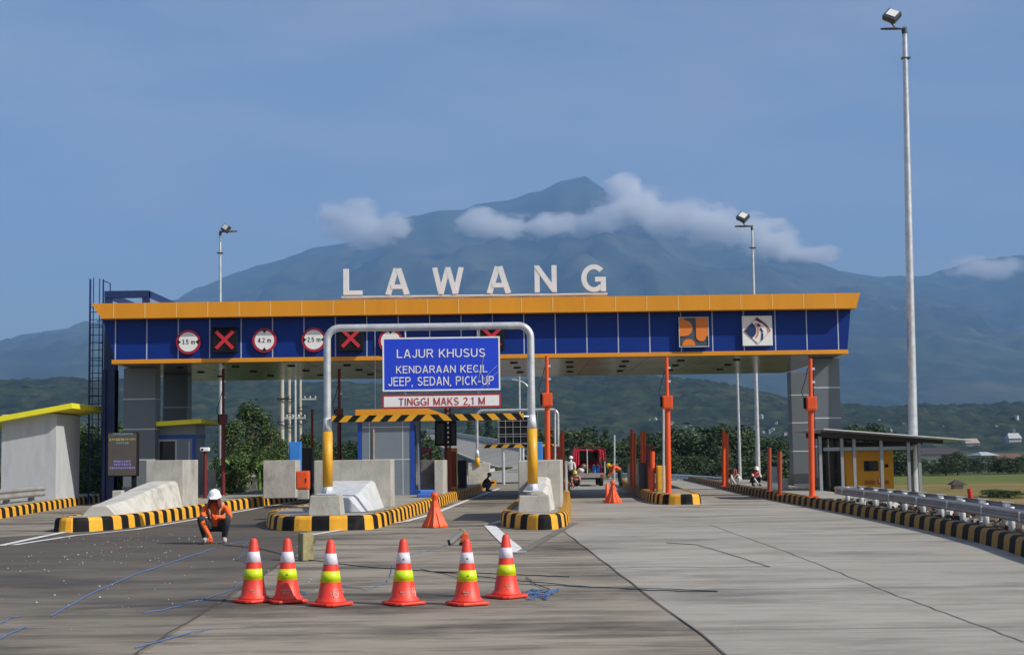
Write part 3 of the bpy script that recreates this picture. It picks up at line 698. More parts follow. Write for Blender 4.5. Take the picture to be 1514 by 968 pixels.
for k in range(26): b.path([(xa, 52.4, .25 + k * .27), (xb, 52.4, .25 + k * .27)], .014, 6)
b.build('rungs', 'steel_navy', ld)
b = MB()
for k in range(9):
    z = 1.9 + k * .62
    if z < zt2 + .02: b.path([(xa + (xb - xa) / 2 + (xb - xa) / 2 * math.cos(a), 52.4 - .42 * math.sin(a), z) for a in [math.pi * i / 10 for i in range(11)]], .014, 5)
for a in (40, 90, 140):
    x = xa + (xb - xa) / 2 * (1 + math.cos(R(a))); y = 52.4 - .42 * math.sin(R(a)); b.box(x - .014, x + .014, y - .012, y + .012, 1.9, zt2)
b.build('cage', 'steel_navy', ld)
b = MB(); b.path([(xb, 52.4, zt2 - .05), (xb + .12, 52.6, zt2 - .1), (xb + .14, 52.8, zt2 - .1), (xb + .14, 52.8, zb1)], .02, 6); b.build('grab_rail', 'steel_navy', ld)

# ================================================================== ISLANDS AND KERBS
def chaikin(p, n=2):
    for _ in range(n):
        q = [p[0]]
        for a, b_ in zip(p, p[1:]):
            q += [(a[0] * .75 + b_[0] * .25, a[1] * .75 + b_[1] * .25), (a[0] * .25 + b_[0] * .75, a[1] * .25 + b_[1] * .75)]
        p = q + [p[-1]]
    return p
def kerb_mesh(pts, step=.40, h=.30, wd=.22, start=0):
    """outer foot line, the island on its left-hand side; blocks painted in turn"""
    s = [0]; pts = [Vector((*p, 0)) for p in pts]
    for a, c in zip(pts, pts[1:]): s.append(s[-1] + (c - a).length)
    def at(d):
        for i in range(len(pts) - 1):
            if d <= s[i + 1] or i == len(pts) - 2:
                t = (d - s[i]) / max(1e-6, s[i + 1] - s[i]); return pts[i].lerp(pts[i + 1], t)
    st_ = [round(k * step, 4) for k in range(int(s[-1] / step) + 1)]; ds = sorted(st_ + [round(x, 4) for x in s if min(abs(x - q) for q in st_) > .03])
    b = MB(); prof = [(0, 0), (.025, h * .78), (.045, h * .92), (.085, h), (wd, h), (wd, 0)]; vs = []
    for i, d in enumerate(ds):
        p = at(d); t = (at(min(s[-1], d + .12)) - at(max(0, d - .12))).normalized(); q = Vector((-t.y, t.x, 0))
        vs += [p + q * o_ + Vector((0, 0, z)) for o_, z in prof]
    n = len(prof); b.v = vs
    for i in range(len(ds) - 1):
        mi = (int((ds[i] + ds[i + 1]) / 2 / step) + start) % 2
        for k in range(n - 1):
            b.f.append([i * n + k, i * n + k + 1, (i + 1) * n + k + 1, (i + 1) * n + k]); b.m.append(mi); b.s.append(False)
    for i in (0, len(ds) - 1): b.f.append([i * n + k for k in range(n)]); b.m.append(0); b.s.append(False)
    return b
def island(outline, label, step=.40, start=0, closed=False, h=.30, group='traffic islands between the toll lanes'):
    pts = outline; c = pts[len(pts) // 2]
    t = thing('traffic_island', (c[0], c[1], 0), label, 'traffic island', group)
    kerb_mesh(pts, step, h, start=start).build('kerb', ['kerb_yellow', 'kerb_black'], t)
    b = MB()
    ins = []
    P3 = [Vector((*p, 0)) for p in pts]
    for i, p in enumerate(P3):
        tt = (P3[min(i + 1, len(P3) - 1)] - P3[max(0, i - 1)]).normalized(); ins.append(p + Vector((-tt.y, tt.x, 0)) * .2)
    b.add([(p.x, p.y, h - .012) for p in ins] + [(p.x, p.y, 0) for p in ins], [tuple(range(len(ins)))]); b.build('paved_top', 'island_top', t)
    return t
# counter-clockwise outlines: left side towards the camera, nose, then the right side away
i1 = chaikin([(-9.6, 62), (-10.0, 46), (-10.05, 36), (-10.0, 32.2), (-9.55, 31.55), (-9.05, 31.75), (-8.55, 32.7), (-8.38, 35.5), (-8.3, 40), (-8.05, 46), (-7.5, 54), (-7.2, 64)], 2)
island(i1, 'traffic island with striped kerb carrying the sloped concrete nose and toll booth', .37)
i2 = chaikin([(-3.9, 76), (-5.0, 46), (-5.75, 36.5), (-5.7, 33.9), (-4.95, 31.0), (-4.4, 30.75), (-3.3, 30.8), (-2.9, 31.05), (-2.75, 33), (-2.35, 41), (-1.75, 54), (-.85, 74)], 2)
island(i2, 'traffic island with rounded striped nose under the yellow portal pole beside booth', .37, 1)
i3 = chaikin([(1.0, 68), (.2, 46), (-.25, 34), (-.36, 31.9), (.2, 30.1), (.55, 29.85), (.85, 30.1), (1.12, 31.3), (1.28, 34), (1.68, 45), (2.3, 61), (2.5, 68)], 2)
island(i3, 'narrow traffic island with striped nose holding the second yellow portal pole', .33, 1)
i4 = chaikin([(5.1, 72), (4.5, 61), (4.15, 48), (4.1, 45.6), (4.25, 43.5), (4.5, 43.1), (5.2, 43.0), (5.5, 43.6), (5.6, 46), (6.1, 60), (6.5, 72)], 2)
island(i4, 'far traffic island with striped nose crowded with orange posts and cabinets', .37)
i0 = chaikin([(-13.2, 34), (-13.6, 39.5), (-14.3, 46), (-15.1, 54), (-15.4, 66)], 1)
i0 = [(p[0], p[1]) for p in i0]
t = thing('roadside_kerb', (-14, 46, 0), 'black and yellow striped kerb in front of the grey utility building', 'kerb'); kerb_mesh(i0, .40, .28).build('kerb_blocks', ['kerb_yellow', 'kerb_black'], t)
b = MB(); b.add([(x - .2, y, .26) for x, y in i0] + [(-23, 66, .26), (-23, 34, .26)], [tuple(range(len(i0) + 2))]); struct(b.build('pavement', 'island_top'))
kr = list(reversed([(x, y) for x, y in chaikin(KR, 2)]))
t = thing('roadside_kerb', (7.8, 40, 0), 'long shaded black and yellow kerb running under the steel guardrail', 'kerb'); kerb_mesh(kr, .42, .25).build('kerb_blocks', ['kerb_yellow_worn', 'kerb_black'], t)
b = MB(); pf = [(7.95, 38.3), (9.3, 38.3), (9.6, 48), (10.6, 66), (9.0, 66), (8.6, 58.6), (8.22, 48), (8.1, 41)]
b.prism(pf, (0, 0, .0), (1, 0, 0), (0, 1, 0), (0, 0, .265)); struct(b.build('pavement', 'island_top', bevel=.01))
# ================================================================== HEIGHT PORTALS
def portal(D, pxl, pxr, ytop, ybase_l, ybase_r, yyel, ytran, rt, ry, bar_y, bar_px, stripe, label, group=None, base=True):
    xl, xr = X(pxl, D, ybase_l), X(pxr, D, ybase_r); zt_ = Z((pxl + pxr) / 2, ytop, D); zb_ = Z(pxl, ybase_l, D); zyel = Z(pxl, yyel, D); ztr = Z(pxl, ytran, D)
    t = thing('height_portal', ((xl + xr) / 2, D, zb_), label, 'height portal', group)
    rc = .26
    b = MB()
    pts = [(xl, D, ztr)] + [(xl + rc - rc * math.cos(a), D, zt_ - rc + rc * math.sin(a)) for a in [math.pi / 2 * i / 6 for i in range(7)]] + [(xr - rc + rc * math.sin(a), D, zt_ - rc + rc * math.cos(a)) for a in [math.pi / 2 * i / 6 for i in range(7)]] + [(xr, D, ztr)]
    b.path(pts, rt, 16); b.build('tube_frame', 'galvanised', t)
    for x in (xl, xr):
        b = MB(); b.lathe([(ry * .97, zyel), (rt, ztr)], (x, D, 0), 18); b.build('reducer', 'galv_white', t)
        b = MB(); b.lathe([(ry, zb_ + .16), (ry, zyel)], (x, D, 0), 18); b.build('lower_post', 'pole_yellow', t)
        if base:
            b = MB(); b.lathe([(ry * .96, zb_), (ry * .96, zb_ + .16)], (x, D, 0), 18); b.box(x - ry * 1.9, x + ry * 1.9, D - ry * 1.9, D + ry * 1.9, zb_ - .005, zb_ + .02)
            for a in range(4):
                u = Vector((math.cos(a * math.pi / 2), math.sin(a * math.pi / 2), 0)); v = Vector((-u.y, u.x, 0)) * .008
                b.prism([(ry * .9, .02), (ry * 1.8, .02), (ry * .9, .15)], Vector((x, D, zb_)) - v, u, UZ, v * 2)
            b.build('base_flange', 'galv_white', t)
    # striped bar
    b = MB(); x0, x1 = X(bar_px[0], D - .1), X(bar_px[1], D - .1); z0, z1 = Z((pxl + pxr) / 2, bar_y[1], D - .1), Z((pxl + pxr) / 2, bar_y[0], D - .1); xm = (x0 + x1) / 2; y0 = D - .14
    b.box(x0, x1, y0 + .004, y0 + .06, z0, z1, 0)
    hh = z1 - z0; k = 0; sl = hh * .95
    for sgn in (-1, 1):
        x = 0.0
        half = (x1 - xm)
        while x < half + sl:
            if True:
                q = [(max(0, min(half, x + a)), c) for a, c in ((0, 0), (stripe, 0), (stripe + (-sl if True else 0), hh), (-sl, hh))]
                q = [(min(half, max(0, u)), w_) for u, w_ in q]
                if abs(q[1][0] - q[0][0]) + abs(q[2][0] - q[3][0]) > .02:
                    b.prism([(sgn * u, w_) for u, w_ in q], (xm, y0 + .002, z0), UX, UZ, (0, -.004, 0), 1)
            x += stripe * 2
    b.build('striped_bar', ['kerb_black', 'pole_yellow'], t)
    b = MB()
    for x, xe in ((xl, x0), (xr, x1)): b.path([(x, D, (z0 + z1) / 2), (xe, D - .1, (z0 + z1) / 2)], .018, 6)
    for k in range(2):
        xx = xm + (k - .5) * (x1 - x0) * .55; b.path([(xx, D - .08, z1), (xx, D - .04, zt_)], .006, 5)
    b.build('hangers', 'galvanised', t)
    return t, xl, xr, zt_
PT, pxl_, pxr_, pzt = portal(31.8, 484.5, 788, 483, 730, 730, 638, 617, .078, .108, (612.5, 622), (491, 774), .172, 'tall silver bent tube portal with yellow lower posts spanning the small vehicle lane')
# pedestals
for nm, px, y in (('square concrete footing under the silver and yellow portal pole beside plastic wrapped barrier', 482.5, 31.8), ('square concrete footing of the portal pole on the narrow island', 787.5, 31.8)):
    x = X(px, y); zt_ = Z(px, 731, y)
    b = MB(); vs = [(x + sx * a, y + sy * a, z) for z, a in ((.28, .35), (zt_ - .006, .31)) for sx, sy in ((-1, -1), (1, -1), (1, 1), (-1, 1))]
    b.add(vs, [(3, 2, 1, 0), (4, 5, 6, 7), (0, 1, 5, 4), (1, 2, 6, 5), (2, 3, 7, 6), (3, 0, 4, 7)])
    tag(b.build('concrete_footing', 'concrete', bevel=.02), nm, 'footing')
# the two boards on the portal
D = 31.62
def board(px0, px1, py0, py1, nm, label, face, rim, lines, tcol):
    c = P((px0 + px1) / 2, (py0 + py1) / 2, D); k = D / F; hx, hz_ = (px1 - px0) / 2 * k, (py1 - py0) / 2 * k
    t = thing(nm, c, label, 'sign'); b = MB(); b.box(c.x - hx, c.x + hx, D, D + .025, c.z - hz_, c.z + hz_); b.build('board', face, t)
    b = MB(); e = .032
    for q in ((-hx, hx, hz_ - e, hz_), (-hx, hx, -hz_, -hz_ + e), (-hx, -hx + e, -hz_ + e, hz_ - e), (hx - e, hx, -hz_ + e, hz_ - e)): b.box(c.x + q[0], c.x + q[1], D - .003, D + .004, c.z + q[2], c.z + q[3])
    b.build('border', rim, t)
    for (s, ax, ay, wd, ht) in lines:
        b = MB(); q = P(ax, ay, D - .004); write(b, s, q, wd * k, ht * k, .004, 0, .125, .15); b.build('lettering', tcol, t)
    b = MB()
    for fx in (-.62, .62):
        b.box(c.x + fx * hx - .02, c.x + fx * hx + .02, D + .026, D + .16, c.z + hz_ - .10, c.z + hz_ - .03)
        b.path([(c.x + fx * hx, D + .17, c.z - hz_), (c.x + fx * hx, D + .17, max(c.z + hz_, pzt if nm == 'lane_sign' else c.z + hz_ + .12))], .02, 6)
    b.build('brackets', 'galvanised', t)
    return t, c, hx, hz_
t, c, hx, hz_ = board(565.5, 739.5, 498, 577.5, 'lane_sign', 'large blue sign reading LAJUR KHUSUS KENDARAAN KECIL hung from the portal', 'sign_blue', 'white_paint',
      (('LAJUR KHUSUS', 652, 522, 131, 12.5), ('KENDARAAN KECIL', 653, 545.5, 135, 11), ('JEEP, SEDAN, PICK-UP', 652, 563, 156, 13)), 'white_paint')
b = MB()
for a in ((700, 540, 722, 572), (712, 572, 738, 548), (706, 566, 716, 520), (716, 560, 735, 540)):
    p, q = P(a[0], a[1], D - .006), P(a[2], a[3], D - .006); b.path([p, p.lerp(q, .5) + Vector((.02, 0, .03)), q], .004, 4)
b.build('peeling_film', 'plastic_sheet', t)
board(565.5, 740.5, 582.5, 602.5, 'height_sign', 'narrow white sign with red letters reading TINGGI MAKS 2,1 M', 'white_paint', 'sign_red', (('TINGGI MAKS 2,1 M', 653.5, 593, 127, 11),), 'sign_red')
portal(66, 706, 826, 606, 694, 694, 676, 664, .06, .11, (656.5, 661.5), (714, 818), .26, 'second silver tube portal with striped bar farther down the lane', base=False)

# ================================================================== CONCRETE BARRIERS
def barrier(px0, px1, ytop, D, dep, nose, label, sides=True, nmat='concrete_pale', nh=(.26, .62), nw=1.0):
    x0, x1 = X(px0, D, ytop), X(px1, D, ytop); zt_ = Z(px0, ytop, D); t = thing('concrete_barrier', ((x0 + x1) / 2, D, .285), label, 'barrier')
    b = MB(); b.box(x0, x1, D, D + dep, .285, zt_, 0, AX); b.build('wall', 'concrete', t, bevel=.02)
    if nose:
        xm = (x0 + x1) / 2; hw = (x1 - x0) / 2 * nw; n = 8; b = MB(); vs = []
        for i in range(n + 1):
            f = i / n; y = D - .006 - nose + nose * f; h = .285 + nh[0] + (nh[1] - nh[0]) * smooth(-.1, 1.1, f) ; xx = xm - AX * nose * (1 - f); w0 = hw * (.80 + .2 * min(1, f * 3)); tw = w0 * (.62 + .1 * f)
            vs += [(xx - w0, y, .285), (xx - tw, y, h - .06), (xx - tw + .08, y, h), (xx + tw - .08, y, h), (xx + tw, y, h - .06), (xx + w0, y, .285)]
        b.add(vs, [(6 * i + k, 6 * i + k + 1, 6 * i + k + 7, 6 * i + k + 6) for i in range(n) for k in range(5)] + [tuple(range(6)), tuple(range(6 * n, 6 * n + 6))]); b.build('sloped_nose', nmat, t, bevel=.02)
        b = MB()
        for f, s in ((.80, 1), (.98, 1)):
            y = D - nose * (1 - f); b.prism([(0, 0), (.10, 0), (.10 - .5 * (f < .9), 0 + .0), (0, .0)], (xm + hw, y, .3), (0, 1, 0), UZ, (.03, 0, 0)) if False else None
    return t
barrier(215.5, 271, 680.5, 38.2, 1.5, 5.2, 'pale concrete crash barrier with long sloped nose on the island beside the squatting worker', nh=(.22, .68))
barrier(464, 578, 680.5, 35.9, .7, 2.6, 'wide concrete crash barrier behind the portal pole with plastic wrapped nose', nmat='plastic_sheet', nh=(.30, .66), nw=.82)
barrier(766, 829, 681, 33.9, 4.2, 1.3, 'concrete crash barrier on the narrow island behind the portal pole footing', nh=(.42, .72), nw=.7)
def wall(px0, px1, ytop, D, dep, label, nm='precast_wall', m='concrete', zb_=.285):
    b = MB(); b.box(X(px0, D, ytop), X(px1, D, ytop), D, D + dep, zb_, Z(px0, ytop, D), 0, AX); return tag(b.build(nm, m, bevel=.015), label, 'concrete wall')
wall(389, 437, 680.5, 45.5, .8, 'upright concrete panel beside the blue cabinet and orange box')
wall(642, 655, 680, 47.2, 1.5, 'narrow upright concrete panel at the end of the corrugated sheet')
wall(692, 724, 684, 66, .3, 'square concrete panel behind the worker squatting on the kerb', m='concrete_pale')
wall(290, 316.5, 694, 52, .3, 'low white concrete panel behind the dark red post near the toll booth', m='concrete_pale')
wall(927.5, 944.5, 685, 57, .3, 'white concrete panel behind the paired orange posts on the far island', m='concrete_pale')
wall(1157, 1165.5, 707, 49, .3, 'small white concrete stub between the brown posts and grey column', m='concrete_pale')
wall(835, 838.5, 681, 48, .3, 'thin white concrete stub between the narrow island wall and the truck', m='concrete_pale')

# ================================================================== CABINETS, POSTS
def cab(px0, px1, y0, y1, D, dep, nm, label, cat, m, door=None, extra=None):
    """y0 top, y1 foot in the photograph"""
    x0, x1 = X(px0, D, y1), X(px1, D, y1); za, zb_ = Z(px0, y0, D), Z(px0, y1, D)
    t = thing(nm, ((x0 + x1) / 2, D, zb_), label, cat)
    b = MB(); b.box(x0, x1, D, D + dep, zb_, za); b.build('body', m, t, bevel=.02)
    b = MB(); e = (x1 - x0) * .1; b.box(x0 + e, x1 - e, D - .012, D + .004, zb_ + (za - zb_) * .08, za - (za - zb_) * .08); dr = b.build('door', door or m, t, bevel=.006)
    b = MB(); b.box(x1 - e * 2.2, x1 - e * 1.7, D - .03, D - .012, (za + zb_) / 2 - .06, (za + zb_) / 2 + .06); b.build('handle', 'black', dr)
    return t
def post(px, yb, yt, wd, label, m='orange', zb_=.285, D=None, nm='bollard_post', cat='post', group=None, pxt=None, cap=None):
    g = G(px, yb, zb_); D = D or g.y; b = MB(); h = wd / 2 * D / F; x = X(px, D, yb); xt = X(pxt or px, D, yt)
    t = thing(nm, (x, D, zb_), label, cat, group); zt_ = Z(px, yt, D)
    b.path([(x, D, zb_), (xt, D, zt_)], h, 14); b.build('shaft', m, t)
    b = MB(); b.box(x - h * 1.7, x + h * 1.7, D - h * 1.7, D + h * 1.7, zb_, zb_ + .025); b.build('base_plate', m, t)
    if cap: b = MB(); b.ball((xt, D, zt_), h * 1.02, 0, 10); b.build('cap', cap, t)
    return t
def detector(px, yb, yt, ybox, wlo, whi, label, m='orange', D=None, pxt=None, bw=15):
    """tall sensor pole with a box part-way up"""
    D = D or G(px, yb, .285).y; k = D / F; x = X(px, D, yb); xt = X(pxt or px, D, yt); zt_ = Z(px, yt, D); z0, z1 = Z(px, ybox[1], D), Z(px, ybox[0], D)
    t = thing('sensor_pole', (x, D, .285), label, 'sensor pole', 'sensor poles beside the lanes')
    f = (z0 - .285) / (zt_ - .285); xb_ = x + (xt - x) * f
    b = MB(); b.path([(x, D, .285), (xb_, D, z0)], wlo / 2 * k, 14); b.build('lower_shaft', m, t)
    b = MB(); b.path([(xb_, D, z0), (xt, D, zt_)], whi / 2 * k, 12)
    b.build('upper_shaft', m, t)
    b = MB(); h = bw / 2 * k; b.box(xb_ - h, xb_ + h, D - h - .02, D + h, z0, z1); bx = b.build('sensor_box', m, t, bevel=.015)
    b = MB(); b.box(xb_ - h * .8, xb_ + h * .8, D - h - .03, D - h - .016, z0 + .04, z1 - .04); b.build('lid', m, bx, bevel=.005)
    b = MB(); b.box(xb_ - h - .05, xb_ - h + .01, D - .06, D + .06, z0 + .06, z1 - .03); b.build('gland', 'black', bx)
    b = MB(); b.path([(xb_ - h - .03, D, z1 - .05), (xb_ - h - .10, D, z1 + .12), (xb_ - h * .8, D, z1 + .5), (xb_ - whi / 2 * k, D, z1 + .75)], .012, 6); b.build('cable', 'cable_black', t)
    b = MB()
    for f2 in (.35, .7): b.box(xt - .0, xt + whi / 2 * k + .05, D - .03, D + .03, z1 + (zt_ - z1) * f2, z1 + (zt_ - z1) * f2 + .06)
    b.build('clips', 'galv_white', t)
    b = MB(); q = wlo / 2 * k * 2; b.box(x - q, x + q, D - q, D + q, .285, .31); b.build('base_plate', m, t)
    return t
detector(1200.5, 734, 530, (586, 607), 8.5, 6, 'orange sensor pole with box on the pavement edge before the grey column', pxt=1198)
detector(988.5, 729, 528, (585, 604.5), 8.5, 5.5, 'orange sensor pole with box rising from the far crowded island', pxt=985.5)
detector(810, 716, 526, (581, 601), 8, 5.5, 'orange sensor pole with box rising behind the narrow island barrier', D=43.2, pxt=808.5)
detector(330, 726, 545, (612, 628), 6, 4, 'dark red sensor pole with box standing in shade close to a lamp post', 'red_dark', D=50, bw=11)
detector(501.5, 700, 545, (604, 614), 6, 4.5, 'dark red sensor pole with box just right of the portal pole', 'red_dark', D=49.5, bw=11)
gp = 'upright coloured posts at the lane edges'
post(1070, 719, 636, 5, 'taller of two touching orange posts near the pink clad squatting figure', group=gp); post(1075, 720, 641, 4.5, 'shorter of two touching orange posts near the pink clad squatting figure', group=gp)
post(934, 718.5, 635, 4.6, 'taller of two touching orange posts before the white panel on far island', D=55, group=gp); post(938.5, 719, 640, 4, 'shorter of two touching orange posts before the white panel on far island', D=54.6, group=gp)
post(949, 722, 638, 4.4, 'front one of two orange posts above the dark grey cabinet', D=53, group=gp); post(953, 722, 636, 4, 'rear one of two orange posts above the dark grey cabinet', D=53.4, group=gp)
post(964.5, 727, 667, 7, 'stout orange post in front of the dark red cabinet on far island', D=46.8, group=gp)
post(832, 706, 636, 4.5, 'orange post behind the narrow barrier wall next to the red truck', D=52, group=gp); post(828.5, 706, 643, 3.5, 'slim orange post half hidden behind the narrow barrier wall', D=52.5, group=gp)
post(1137.5, 726, 662, 6, 'brownish orange post beside the blue grey panel on the pavement', 'orange_dull', group=gp); post(1153, 731.5, 667, 6.5, 'brownish orange post nearer the kerb beside small white stub', 'orange_dull', group=gp)
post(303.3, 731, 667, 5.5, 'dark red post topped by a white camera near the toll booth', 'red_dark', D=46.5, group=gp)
post(461.5, 721, 605, 4, 'tall thin brown post rising left of the yellow portal pole', 'orange_dull', D=52, group=gp)
post(662, 723, 603, 10, 'dark red pole carrying the black display with white dots behind height sign', 'orange_dull', D=52.6, group=gp)
post(908.5, 715, 643, 2.4, 'slim grey post on the road beyond the bending worker', 'galvanised', zb_=0.0, D=80, nm='grey_post')
post(981, 726, 604, 3.2, 'slim grey post touching the orange sensor pole', 'galvanised', D=45.6, nm='grey_post')
post(820.5, 700, 605, 3, 'slim steel post beside the orange sensor pole by the narrow barrier', 'galvanised', D=49, nm='grey_post')
cab(427, 444.5, 653, 735, 46.6, .3, 'control_cabinet', 'bright blue cabinet with sloped top above the concrete panel', 'cabinet', 'cabinet_blue')
cab(445.5, 461, 662, 728, 51, .5, 'control_cabinet', 'black cabinet between the blue cabinet and thin brown post', 'cabinet', 'cabinet_dark')
t = cab(437.5, 456, 696, 723, 44.2, .4, 'barrier_box', 'orange barrier box on grey foot beside the concrete panel', 'barrier box', 'orange')
b = MB(); b.box(X(439.5, 44.2), X(454.5, 44.2), 44.22, 44.55, .285, Z(446, 723, 44.2) + .002); b.build('foot', 'concrete', t)
cab(793, 803, 653, 715, 46, .4, 'control_cabinet', 'blue cabinet peeking out behind the narrow island barrier', 'cabinet', 'cabinet_blue')
cab(803, 830, 660, 715, 50, .5, 'control_cabinet', 'dark orange red cabinet behind the narrow island barrier', 'cabinet', 'orange_dull')
cab(945.5, 956, 684, 724, 50.5, .4, 'control_cabinet', 'dark grey cabinet under the orange posts on far island', 'cabinet', 'panel_dark')
cab(957, 968, 658, 724, 50, .4, 'control_cabinet', 'dark red cabinet in the middle of the far island', 'cabinet', 'red_dark')
cab(972, 985, 688, 727, 46.5, .4, 'control_cabinet', 'yellow cabinet beside the orange sensor pole on far island', 'cabinet', 'pole_yellow')
cab(1140, 1150, 690, 725, 46.5, .3, 'control_cabinet', 'blue grey cabinet between the two brownish orange posts', 'cabinet', 'booth_grey')
cab(667, 676, 662, 724, 53.5, .4, 'control_cabinet', 'yellow and red cabinet behind the dark display pole', 'cabinet', 'pole_yellow', 'orange_dull')
cab(677, 690, 680, 722, 56, .4, 'control_cabinet', 'black cabinet between the display pole and square concrete panel', 'cabinet', 'cabinet_dark')
# camera on the red post
t = thing('camera_box', P(303, 664, 46.4), 'white surveillance camera box on top of the dark red post', 'camera'); c = P(303, 664, 46.4); b = MB(); b.obox(c, (.14, .10, .06)); b.build('housing', 'white_paint', t, bevel=.02)
b = MB(); b.lathe([(.035, 0), (.035, .03)], c + Vector((-.06, -.10, 0)), 12, 0, True, Matrix.Rotation(R(90), 3, 'X')); b.build('lens', 'black', t)
# display panels
t = thing('lane_display', P(660, 640, 52.3), 'black electronic display panel on the dark pole below the height sign', 'display'); D = 52.3
b = MB(); b.box(X(643, D), X(675, D), D - .3, D - .12, Z(660, 659, D), Z(660, 622, D)); b.build('housing', 'black', t, bevel=.02)
b = MB(); b.box(X(645.5, D), X(657, D), D - .305, D - .29, Z(660, 656, D), Z(660, 626, D)); b.box(X(668, D), X(673, D), D - .305, D - .29, Z(660, 656, D), Z(660, 626, D)); b.build('screen', 'dark_glass', t)
b = MB()
for k in range(9): b.box(X(661.4, D), X(664, D), D - .312, D - .298, Z(660, 662 - k * 7, D), Z(660, 658.5 - k * 7, D))
b.build('white_dots', 'white_paint', t)
D = 75; t = thing('gantry_display', P(757, 640, D), 'large black lattice backed display frame above the far lane', 'display')
b = MB(); b.box(X(735, D), X(781, D), D, D + .15, Z(757, 656, D), Z(757, 613, D)); b.build('panel', 'black', t)
b = MB()
for k in range(5): x = X(736 + 11 * k, D); b.box(x - .009, x + .009, D - .05, D - .004, Z(757, 656, D), Z(757, 613, D))
for y in (655, 645, 641.5, 631, 622, 614): z = Z(757, y, D); b.box(X(735, D), X(781, D), D - .045, D - .006, z - .009, z + .009)
b.build('lattice', 'galvanised', t)
b = MB()
for px in (743, 772): b.path([(X(px, D), D + .25, 0), (X(px, D), D + .25, Z(757, 620, D))], .08, 8)
b.build('legs', 'galvanised', t)
# message board
D = 42.5; t = thing('message_board', P(180, 715, D), 'brown grey electronic message board on a dark post with faint coloured rows', 'message board')
x0, x1, z0, z1 = X(158, D, 704), X(203, D, 704), Z(180, 704, D), Z(180, 638.5, D)
b = MB(); b.box(x0, x1, D, D + .22, z0, z1); b.build('housing', 'black', t, bevel=.015)
b = MB(); b.box(x0 + .03, x1 - .03, D - .008, D + .004, z0 + .03, z1 - .03); b.build('screen', 'led_panel', t)
random.seed(11)
for nm, y, w0, m, r_ in (('message_row', 641.5, .62, 'led_cyan', 4), ('message_row', 649.5, .86, 'led_yellow', 4), ('message_row', 655, .38, 'led_cyan', 3), ('message_row', 682, .55, 'led_violet', 3), ('message_row', 686.5, .52, 'led_violet', 3), ('message_row', 691.5, .8, 'led_violet', 3)):
    b = MB(); zc = Z(180, y, D); hw = (x1 - x0) * w0 / 2; xx = (x0 + x1) / 2 - hw
    while xx < (x0 + x1) / 2 + hw:
        wd = random.uniform(.015, .05); b.box(xx, xx + wd, D - .012, D - .007, zc - .035 * random.uniform(.4, 1), zc + .035); xx += wd + random.uniform(.01, .03)
    o = b.build(nm, m, t); o['kind'] = 'stuff'
b = MB(); b.box(x1 - .18, x1 - .06, D + .05, D + .17, .26, z0); b.build('post', 'black', t)
b = MB(); b.box(X(167, 41.8), X(181, 41.8), 41.8, 42.1, .26, Z(170, 725, 41.8)); tag(b.build('concrete_stub', 'concrete_pale', bevel=.015), 'small pale concrete stub at the foot of the message board', 'concrete stub')
# kiosk
D = 66; t = thing('utility_kiosk', P(372, 727, D), 'small white kiosk with pitched cap in front of the banana plants', 'kiosk')
b = MB(); x0, x1 = X(364, D), X(380.5, D); b.box(x0, x1, D, D + .5, -.05, Z(372, 705, D)); b.build('body', 'concrete_pale', t)
b = MB(); b.prism([(x0 - .08, 0), (x1 + .08, 0), ((x0 + x1) / 2, .16)], (0, D - .08, Z(372, 705, D)), UX, UZ, (0, .66, 0)); b.build('cap', 'concrete_pale', t)
b = MB(); b.box((x0 + x1) / 2 - .03, (x0 + x1) / 2 + .03, D - .01, D + .002, .35, .75); b.build('slot', 'black', t)
# ================================================================== SMALL BUILDINGS
# grey utility building with the lime roof
UD = 48.3; t = thing('utility_building', (-15.8, 49, 0), 'windowless pale grey utility building with a tilted lime yellow slab roof', 'building')
b = MB(); b.box(X(3, UD), X(84, UD), UD, 50.9, .2, Z(84, 611.5, UD)); b.build('wall', 'wall_grey', t, bevel=.01)
fr, fl = P(106.5, 603, 47.85), P(-40, 631, 47.85)
zr0, zr1 = Z(106.5, 603.5, 47.85), Z(0, 623, 47.85); xr = X(106.5, 47.85); x_0 = X(0, 47.85); sl = (zr0 - zr1) / (xr - x_0)
xl = xr - 3.6
b = MB(); yb_ = -xr * F / (757 - 153.5)
vs = [(xl, 47.85, zr0 - sl * 3.6), (xr, 47.85, zr0), (xr, yb_, zr0 - .0), (xl, yb_, zr0 - sl * 3.6)]
b.add([v for v in vs] + [(v[0], v[1], v[2] + .17) for v in vs], [(3, 2, 1, 0), (4, 5, 6, 7), (0, 1, 5, 4), (1, 2, 6, 5), (2, 3, 7, 6), (3, 0, 4, 7)]); b.build('roof', 'roof_lime', t, bevel=.01)

# toll booth near the columns
D = 50.3; t = thing('toll_booth', P(262, 730, D), 'small grey toll booth with a lime roof and framed dark window by the columns', 'toll booth')
x0, x1 = X(231, D), X(289, D); zr = Z(262, 627, D)
b = MB(); b.box(x0, x1, D, D + 1.6, .285, zr - .01); b.build('wall', 'booth_grey', t, bevel=.01)
b = MB(); z = Z(262, 645.5, D); b.box(x0 - .02, x1 + .02, D - .02, D + 1.62, z - .06, z + .07); b.box(x1 - .1, x1 + .012, D - .012, D + .1, .3, z - .06); b.build('blue_band', 'booth_blue', t)
b = MB(); b.box(X(233, D), X(262, D), D - .03, D + .01, Z(247, 684, D), Z(247, 649.5, D)); wf = b.build('window_frame', 'wall_grey', t)
b = MB(); b.box(X(236.5, D), X(259.5, D), D - .036, D - .028, Z(247, 683, D), Z(247, 652, D)); b.build('pane', 'dark_glass', wf)
b = MB(); b.box(X(279, D), X(281, D), D - .02, D + .005, .5, Z(247, 652, D)); b.build('door_edge', 'wall_grey', t)
